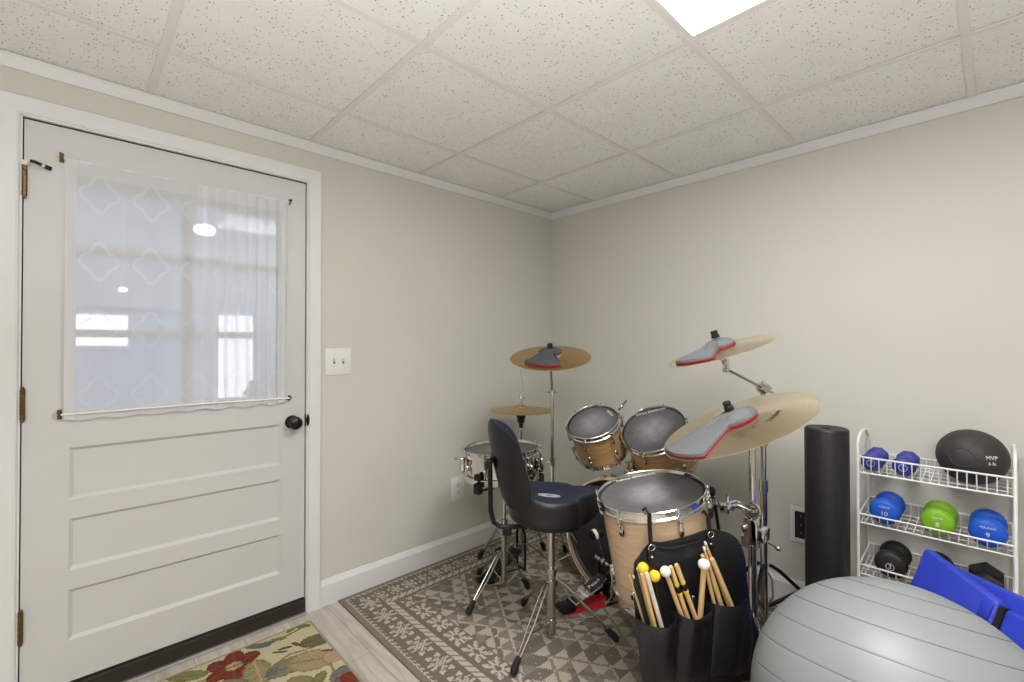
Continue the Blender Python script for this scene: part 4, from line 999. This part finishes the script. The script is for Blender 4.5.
# ------------------------------------------------------------------ stick bag and sticks
bd_u = (RT*cos(R(15))+FW*sin(R(15))).normalized(); bd_n = UP.cross(bd_u)*1.0
if bd_n.dot(FW) > 0: bd_n = -bd_n          # towards the viewer
b0 = at(651, 560, 1.445)
def bagp(x, y, off=0.0): return onplane(x, y, b0+bd_n*off, bd_n)
sbag = thing('stick_bag', 'open black leather stick bag hanging on the front of the floor tom', 'bag', tuple(at(700, 676, 1.45)))
def rounded_sheet(pts_px, thick, off, name, m, par, puff=None, base=0.0):
    P = [bagp(x, y, base)-bd_n*base for x, y in pts_px]; cen = sum(P, V((0, 0, 0)))/len(P)
    b = B(); NR = 7; n = len(P); rows = []
    for k in range(1, NR+1):
        row = []
        for p in P:
            q = cen.lerp(p, k/NR); d = puff(q, k/NR) if puff else 0
            row.append(q+bd_n*(off+d))
        rows.append(row)
    tv = [[b.b.verts.new(q+bd_n*thick*(1 if k < NR-1 else .4)) for q in r] for k, r in enumerate(rows)]
    bv = [[b.b.verts.new(q) for q in r] for r in rows]
    d0 = puff(cen, 0) if puff else 0
    ct, cb = b.b.verts.new(cen+bd_n*(off+thick+d0)), b.b.verts.new(cen+bd_n*(off+d0))
    for i in range(n):
        j = (i+1) % n
        b.b.faces.new((ct, tv[0][i], tv[0][j])); b.b.faces.new((cb, bv[0][j], bv[0][i]))
        for k in range(NR-1): b.b.faces.new((tv[k][i], tv[k+1][i], tv[k+1][j], tv[k][j])); b.b.faces.new((bv[k][j], bv[k+1][j], bv[k+1][i], bv[k][i]))
        b.b.faces.new((bv[-1][i], bv[-1][j], tv[-1][j], tv[-1][i]))
    return part(name, b, m, par, smooth=50)
def smooth_px(pts, n=6):
    out = []; N = len(pts)
    for i in range(N):
        p0, p1, p2, p3 = [V((*pts[(i+k-1) % N], 0)) for k in range(4)]
        for q in range(n):
            t = q/n; out.append(tuple((.5*((2*p1)+(p2-p0)*t+(2*p0-5*p1+4*p2-p3)*t*t+(3*p1-p0-3*p2+p3)*t**3))[:2]))
    return out
outline = smooth_px([(633, 572), (639, 556), (651, 543), (665, 542), (690, 536), (708, 530), (722, 531), (735, 537), (742, 550), (747, 580), (752, 615), (758, 640), (753, 673), (748, 681), (700, 684), (655, 690), (644, 682), (638, 640)], 5)
def bulge(q, k):
    u = (q-b0).dot(bd_u); return .006*sin(u*30)*(1-k)+.004*sin(q.z*25)
rounded_sheet(outline, .012, -.002, 'back_panel', 'leather', sbag, bulge)
def pocket(pxs, cent_u):
    def pf(q, k):
        u = (q-b0).dot(bd_u); side = max(0, sin(PI*min(1, max(0, (u-u0)/(u1-u0)))))**.5; tp = min(1, max(0, (q.z-z0_)/(z1_-z0_)))
        return side*(.020+.034*tp)+.003*sin(u*75)
    Q = [bagp(x, y, .03) for x, y in pxs]; us = [(q-b0).dot(bd_u) for q in Q]; u0, u1 = min(us)-.004, max(us)+.004; z0_, z1_ = min(q.z for q in Q), max(q.z for q in Q)-.02
    rounded_sheet(pxs, .005, .008, 'pocket', 'leather', sbag, pf, .045)
pocket(smooth_px([(641, 626), (650, 626), (662, 624), (673, 619), (677, 618), (678, 640), (680, 684), (662, 688), (646, 684), (643, 655)], 4), 0)
pocket(smooth_px([(676, 618), (686, 617), (697, 616), (706, 611), (713, 609), (714, 640), (714, 680), (700, 683), (681, 685), (678, 650)], 4), 0)
pocket(smooth_px([(713, 609), (724, 606), (735, 602), (745, 597), (750, 615), (756, 640), (752, 672), (746, 678), (728, 679), (714, 680), (713, 640)], 4), 0)
for (xa, ya, xb_, yb) in ((649, 514, 651, 548), (708, 517, 710, 535)):
    b = B(); p = bagp(xa, ya, .0); q = bagp(xb_, yb, .014)
    b.tube([p+V((0, 0, .004)), p.lerp(q, .5), q], .0078, 8, flat=.4)
    b.tube([p+V((0, 0, -.002))-bd_u*.0, p-bd_n*.02+V((0, 0, .012)), p-bd_n*.035+V((0, 0, .0))], .0045, 8)
    stp = part('strap', b, 'leather', sbag)
    b = B(); c = q+bd_n*.004; b.tube([c+bd_u*(.011*cos(a))+UP*(.012*sin(a) if sin(a) > 0 else .006*sin(a)) for a in [2*PI*k/20 for k in range(20)]], .0016, 8, True); part('d_ring', b, 'chrome', stp)
    r0 = bagp(xb_+.5, yb+4, .014); b = B(); b.box(r0-V((0, 0, .016)), (.022, .006, .055), rot=Mx((bd_u, -bd_n, UP)).transposed(), bev=.002); tb_ = part('ring_tab', b, 'leather', sbag)
    b = B(); b.ball(bagp(xb_+1, yb+9, .020), .0045, (1, 1, 1), 10); part('rivet', b, 'chrome', tb_)
b = B(); cpts = [bagp(652, 546, .014), bagp(668, 549, .016), bagp(684, 546, .016), bagp(700, 541, .014)]; b.tube(cpts, [.002, .006, .006, .002], 8); part('fold', b, 'leather', sbag)

def stick(label, top, ext_px, r, kind, off=.022, m='stick', group='sticks and mallets in the stick bag', tip=None):
    """a stick or mallet from its visible top down into the pocket"""
    (x, y) = top; (xe, ye) = ext_px
    p = bagp(x, y, off); q = bagp(xe, ye, off*.45+.008); L = q-p
    q = p+L*1.35 if (p+L*1.35).z > .20 else p+L*1.15
    X = at_frame(q, (p-q), bd_n); ln = (p-q).length
    nm = {'mallet': 'mallet', 'stick': 'drumstick', 'brush': 'drum_brush'}[kind]
    t = thing(nm, label, 'mallet' if kind == 'mallet' else 'drumstick', X=X, group=group)
    b = B()
    if kind == 'mallet':
        b.lathe([(0, 0), (r, .002), (r, ln-.02), (r*.85, ln-.004), (0, ln)], None, 14); part('shaft', b, m, t, world=False)
        b = B(); b.ball((0, 0, ln), tip[0], (1, 1, tip[2] if len(tip) > 2 else .96), 24); part('mallet_head', b, tip[1], t, world=False)
    elif tip == 'butt':
        b.lathe([(0, 0), (r, .003), (r, ln-.006), (r*.8, ln-.001), (0, ln)], None, 14); part('shaft', b, m, t, world=False)
    elif tip == 'band':
        b.lathe([(0, 0), (r, .003), (r, ln-.006), (r*.8, ln-.001), (0, ln)], None, 14); part('shaft', b, m, t, world=False)
        for za, zb, mm in ((.060, .070, 'tape_y'), (.0705, .092, 'black'), (.0925, .103, 'tape_y')):
            b = B(); b.lathe([(r+.0003, ln-zb), (r+.001, ln-zb+.001), (r+.001, ln-za-.001), (r+.0003, ln-za)], None, 14, False); part('grip_band', b, mm, t, world=False, label='yellow grip band' if mm == 'tape_y' else 'black grip band')
    else:
        b.lathe([(0, 0), (r, .003), (r, ln*.55), (r*.55, ln-.022), (r*.42, ln-.014)], None, 14); part('shaft', b, m, t, world=False)
        b = B(); b.ball((0, 0, ln-.010), r*.62, (1, 1, 1.9), 14); part('tip', b, tip or m, t, world=False)
    return t
stick('thin tan drumstick at the far left edge of the stick bag', (628.5, 573), (650, 640), .0042, 'stick', .012)
stick('black-handled stick with wooden tip, second from the left edge of the bag', (632.5, 574), (652, 640), .0060, 'stick', .030, 'black', tip='stick')
stick('tan stick with white tip behind the left yellow mallet', (636.5, 566), (654, 632), .0050, 'stick', .016, tip='felt')
stick('plain wooden stick end just left of the white stick, leftmost pocket', (641.5, 573), (656, 632), .0070, 'stick', .034, tip='butt')
stick('white stick in the leftmost pocket of the bag', (646, 572), (663, 632), .0070, 'stick', .040, 'bamboo', tip='butt')
stick('left of the two mallets with yellow balls', (643, 568), (655, 632), .0045, 'mallet', .024, tip=(.0175, 'yellow'))
stick('right of the two mallets with yellow balls', (654.5, 576), (664, 632), .0045, 'mallet', .028, 'black', tip=(.0178, 'yellow'))
stick('wooden mallet with white felt head in the left middle of the bag', (665.5, 571.5), (685, 625), .0072, 'mallet', .034, tip=(.0168, 'felt'))
stick('stick with yellow and black grip bands, left one of the pair', (670.5, 566), (690, 625), .0072, 'stick', .026, tip='band')
stick('stick with yellow and black grip bands, right one of the pair', (676, 564), (697, 622), .0075, 'stick', .026, tip='band')
wm = stick('wooden mallet with white felt head and printed handle, right middle of the bag', (704, 564.5), (700, 620), .0085, 'mallet', .040, tip=(.0182, 'felt'))
stick('wooden stick with small round bead tip behind the white felt mallet', (703, 556), (716, 612), .0062, 'mallet', .020, tip=(.0078, 'stick'))
stick('drumstick with white tip, tallest in the right pocket', (704.5, 541), (731, 610), .0078, 'stick', .020, tip='felt')
stick('drumstick with white tip just below the tallest one, right pocket', (703.5, 546), (723, 612), .0078, 'stick', .030, tip='felt')
stick('plain thick drumstick butt at the right of the right pocket', (711.5, 558), (732, 607), .0080, 'stick', .034, tip='butt')

# ------------------------------------------------------------------ exercise ball
bc_ = V((1.4787, .1669, .3306+.006)); axb = V((.38, .02, .94)).normalized(); XBL = at_frame(bc_, axb)
eb = thing('exercise_ball', 'large grey ribbed exercise ball at the front right', 'exercise ball', X=Mx.Translation((bc_.x, bc_.y, .008)))
b = B(); prof = []; n = 400
groove = [R(a) for a in range(-66, 67, 12)]
for i in range(n+1):
    a = -PI/2+PI*i/n; d = min(abs(a-g) for g in groove); r = .3306-(.0012 if d < .005 else 0)
    prof.append((max(0, r*cos(a)) if 0 < i < n else 0, r*sin(a)))
b.lathe(prof, XBL, 128); sk = part('skin', b, 'ball', eb, smooth=60)
b = B()
for g in groove: b.ring([(.3306*cos(g)+k*cos(g), .3306*sin(g)+k*sin(g)+w) for k, w in ((-.0045, -.0014), (-.0006, -.0014), (-.0006, .0014), (-.0045, .0014))], XBL, 128)
part('groove', b, 'groove', eb)
b = B(); b.lathe([(0, .3285), (.012, .3285), (.013, .3315), (.006, .3325), (0, .3325)], at_frame(bc_, V((-.5, -.05, -.86))), 18); part('valve_plug', b, 'white_pl', eb)

# ------------------------------------------------------------------ foam roller
rc = V((2.205, .478, .008))
fr = thing('foam_roller', 'tall black foam roller standing on end by the wall', 'foam roller', tuple(rc))
b = B(); b.lathe([(.016, 0), (.072, 0), (.076, .004), (.076, .925), (.074, .931), (.070, .934), (.060, .932), (.016, .931), (.016, 0)], Mx.Translation(rc), 56, False); part('cylinder', b, 'foam', fr)

# ------------------------------------------------------------------ wire rack
FX, BX, Y1, Y2 = 2.33, 2.545, .397, -.039
rk = thing('wire_rack', 'white wire three-tier rack holding dumbbells against the right wall', 'rack', (2.44, .172, .008))
for yy in (Y1, Y2):
    b = B(); zt = .868; pts = [(FX, yy, .008), (FX, yy, zt)]+[((FX+BX)/2-(BX-FX)/2*cos(a), yy, zt+.045*sin(a)) for a in [PI*k/10 for k in range(1, 10)]]+[(BX, yy, zt), (BX, yy, .008)]
    b.tube(pts, .0054, 10); part('side_frame', b, 'white_wire', rk)
shelves = [(.755, .819, .805), (.546, .588, .608), (.337, .382, .405)]
for zf, zt, zb in shelves:
    b = B(); r = .0030; f2 = FX+.022 if zf < .7 else FX+.004; zbk = zf+.012
    for p in ([(FX, Y1, zt), (FX, Y2, zt)], [(f2, Y1-.006, zf), (f2, Y2+.006, zf)], [(BX, Y1, zb), (BX, Y2, zb)], [(BX-.006, Y1, zbk), (BX-.006, Y2, zbk)]): b.tube(p, r+.0006, 8)
    for yy in (Y1-.004, Y2+.004):
        b.tube([(FX, yy, zt), (BX, yy, zb)], r, 8); b.tube([(f2, yy, zf), (BX-.006, yy, zbk)], r, 8)
    n = 17
    for k in range(n):
        yy = Y1-.018+(Y2-Y1+.036)*k/(n-1)
        b.tube([(FX, yy, zt), (f2, yy, zf), (BX-.006, yy, zbk), (BX, yy, zb)], .0019, 6)
    for k in range(1, 4): xx = f2+(BX-f2)*k/4; zz = zf+(zbk-zf)*k/4; b.tube([(xx, Y1-.006, zz), (xx, Y2+.006, zz)], .0019, 6)
    part('basket', b, 'white_wire', rk)
b = B()
for zz in (.10,): b.tube([(FX, Y1, zz), (FX, Y2, zz)], .004, 8); b.tube([(BX, Y1, zz), (BX, Y2, zz)], .004, 8)
part('cross_bar', b, 'white_wire', rk)

def dumbbell(label, yc, xf, xb, z, rr, m, txt=None, hexa=False, group=None, ln=.052, yaw=0, fs=.020, sub=None):
    c = V(((xf+xb)/2, yc, z)); X = at_frame(c, V((-cos(yaw), -sin(yaw), 0)), (0, -1, 0))
    t = thing('dumbbell', label, 'dumbbell', X=X, group=group)
    hl = (xb-xf)/2
    def head(zc, s):
        b = B()
        if hexa:
            pf = [(rr*.72, -ln/2), (rr, -ln/2+.014), (rr, ln/2-.014), (rr*.72, ln/2)]
            b.lathe(pf, Mx.Translation((0, 0, zc)) @ Mx.Rotation(R(30), 4, 'Z') , 6)
        else:
            pf = [(0, -ln/2), (rr*.70, -ln/2), (rr*.90, -ln/2+.006), (rr, -ln/2+.018), (rr, ln/2-.018), (rr*.90, ln/2-.006), (rr*.70, ln/2), (0, ln/2)]
            b.lathe(pf, Mx.Translation((0, 0, zc)) @ Mx.Rotation(PI/8, 4, 'Z'), 8 if rr < .045 else 20)
        return part('weight_head', b, m, t, world=False, smooth=45 if not hexa else 25)
    h1 = head(hl-ln/2+.0, 1); head(-hl+ln/2, -1)
    b = B(); b.lathe([(.016, -hl+ln*.8), (.0145, 0), (.016, hl-ln*.8)], None, 16); part('handle', b, m, t, world=False)
    if txt: text('weight_number', txt, fs, Mx.Translation((0, -rr*.10, hl+.0006)), 'logo', h1)
    if sub: text('lettering', sub, fs*.42, Mx.Translation((0, rr*.40, hl+.0006)), 'logo', h1)
    if txt == '3':
        b = B(); b.tube([(.013*cos(a), .013*sin(a)-rr*.1, hl+.0006) for a in [2*PI*k/24 for k in range(24)]], .001, 6, True); part('number_ring', b, 'logo', h1, world=False)
    return t
dumbbell('left of two small violet-blue dumbbells on the top shelf', .358, 2.352, 2.535, .798, .039, 'blue_dk', '3', yaw=0.0, fs=.016)
dumbbell('right of two small violet-blue dumbbells on the top shelf, nearer the black ball', .258, 2.352, 2.535, .798, .039, 'blue_dk', '3', yaw=0.0, fs=.016)
dumbbell('bright blue dumbbell at the left end of the middle shelf', .317, 2.356, 2.53, .604, .051, 'blue_db', '10', sub='WEIDER', fs=.024)
dumbbell('lime green dumbbell on the middle shelf', .160, 2.356, 2.53, .604, .051, 'green_db', '8', sub='pounds', fs=.024)
dumbbell('bright blue dumbbell at the right end of the middle shelf, under the black ball', .028, 2.356, 2.53, .604, .051, 'blue_db', '9', sub='POUNDS', fs=.024)
dumbbell('black round dumbbell at the left end of the bottom shelf', .300, 2.356, 2.53, .398, .053, 'black_db', '3', fs=.024)
dumbbell('black round dumbbell mostly hidden behind the blue mat', .170, 2.356, 2.53, .398, .050, 'black_db', fs=.024)
dumbbell('black hexagonal dumbbell at the right end of the bottom shelf', .035, 2.356, 2.53, .398, .054, 'black_db', hexa=True)
# medicine ball
mc_ = V((2.441, .0695, .857)); mb = thing('medicine_ball', 'dark grey medicine ball on the top shelf of the white rack', 'medicine ball', tuple(mc_-V((0, 0, .1))))
b = B(); b.ball(mc_, .1005, seg=48); part('skin', b, 'medball', mb)
fd = (at(951, 462, 1.7)-mc_); v0 = (V((0, 0, H))-mc_).normalized()
n_ = (v0*1.0+RT*-.55*1+UP*-.05).normalized()
b = B(); XX = at_frame(mc_, n_); b.ring([(.032, .0953), (.0335, .0962), (.035, .0945), (.0335, .0935)], XX, 40)
part('seam', b, 'medball', mb)
b = B()
for k in range(6):
    a = k*PI/3; b.tube([XX @ V((.1008*sin(t)*cos(a), .1008*sin(t)*sin(a), .1008*cos(t))) for t in [.36+.05*q for q in range(22)]], .0009, 6)
part('panel_seam', b, 'black_db', mb)
n_ = (v0+RT*.52-UP*.12).normalized(); XX = at_frame(mc_+n_*.1008, n_, RT)
text('lettering', 'MVP', .020, W[mb].inverted() @ XX @ Mx.Translation((0, .010, -.001)), 'logo', mb, ext=.0015, sx=.9); text('lettering', '6 lb', .016, W[mb].inverted() @ XX @ Mx.Translation((0, -.010, -.001)), 'logo', mb, ext=.0015, sx=.9)

# ------------------------------------------------------------------ folded blue gym mat leaning on the rack
mdir = V((-.67, -.74, 0)).normalized(); mn = V((-mdir.y, mdir.x, 0))
if mn.dot(V((-1, .6, 0))) < 0: mn = -mn            # side facing the ball
lean = R(23); mup = (UP*cos(lean)-mn*sin(lean)).normalized(); mo = mup.cross(mdir).normalized()
if mo.dot(mn) < 0: mo = -mo
mtop = V((2.165, .150, .568)); mh = .560/cos(lean)
gm = thing('folded_gym_mat', 'folded royal blue gym mat leaning against the rack behind the grey ball', 'gym mat', tuple(mtop-mup*mh))
MB_ = Mx((mdir, mo, mup)).transposed().to_4x4()
def panel(l0, l1, o0, th, drop=0, drop1=None, name='panel'):
    t = bmesh.new(); bmesh.ops.create_cube(t, size=1); drop1 = drop if drop1 is None else drop1
    for v in t.verts:
        l = l1 if v.co.x > 0 else l0; d = drop1 if v.co.x > 0 else drop
        v.co = mtop+mdir*l+mo*(o0+th*(v.co.y+.5))-mup*(d if v.co.z > 0 else mh)
    bmesh.ops.recalc_face_normals(t, faces=t.faces[:]); bmesh.ops.bevel(t, geom=t.edges[:], offset=.013, offset_type='OFFSET', segments=3, affect='EDGES', profile=.5, clamp_overlap=True)
    b = B(); b.merge(t); return part(name, b, 'blue_mat', gm, smooth=60)
panel(.004, .86, -.048, .045, .026, .0); panel(.004, .262, .004, .046, .006, .056); panel(.280, .86, .004, .046, .062, .10)
b = B(); b.box(mtop+mdir*.271+mo*.026-mup*.16, (.016, .040, .19), rot=MB_.to_3x3()); part('fold_gap', b, 'gap', gm, smooth=0)
b = B(); b.box(mtop+mdir*.240+mo*.0535-mup*.095, (.030, .005, .045), rot=MB_.to_3x3(), bev=.002); part('tab', b, 'blue_mat', gm)

# ------------------------------------------------------------------ camera, world, view
cam = bpy.data.cameras.new('camera'); co = bpy.data.objects.new('camera', cam); C.objects.link(co)
cam.sensor_width = 36; cam.lens = 36*FPX/1024; cam.clip_start = .02
co.matrix_world = Mx.Translation((0, 0, H)) @ Mx((RT, _U, -_F)).transposed().to_4x4()
sc = bpy.context.scene; sc.camera = co
w = bpy.data.worlds.new('world'); sc.world = w; w.use_nodes = True
w.node_tree.nodes['Background'].inputs[0].default_value = lin('BFD0E6'); w.node_tree.nodes['Background'].inputs[1].default_value = .6
sc.view_settings.view_transform = 'Standard'; sc.view_settings.look = 'None'; sc.view_settings.gamma = 1; sc.view_settings.use_curve_mapping = False
sc.view_settings.exposure = 0.02
try:
    sc.cycles.use_denoising = True; sc.cycles.max_bounces = 10; sc.cycles.transparent_max_bounces = 16; sc.cycles.sample_clamp_indirect = 6; sc.cycles.caustics_reflective = False
except Exception: pass
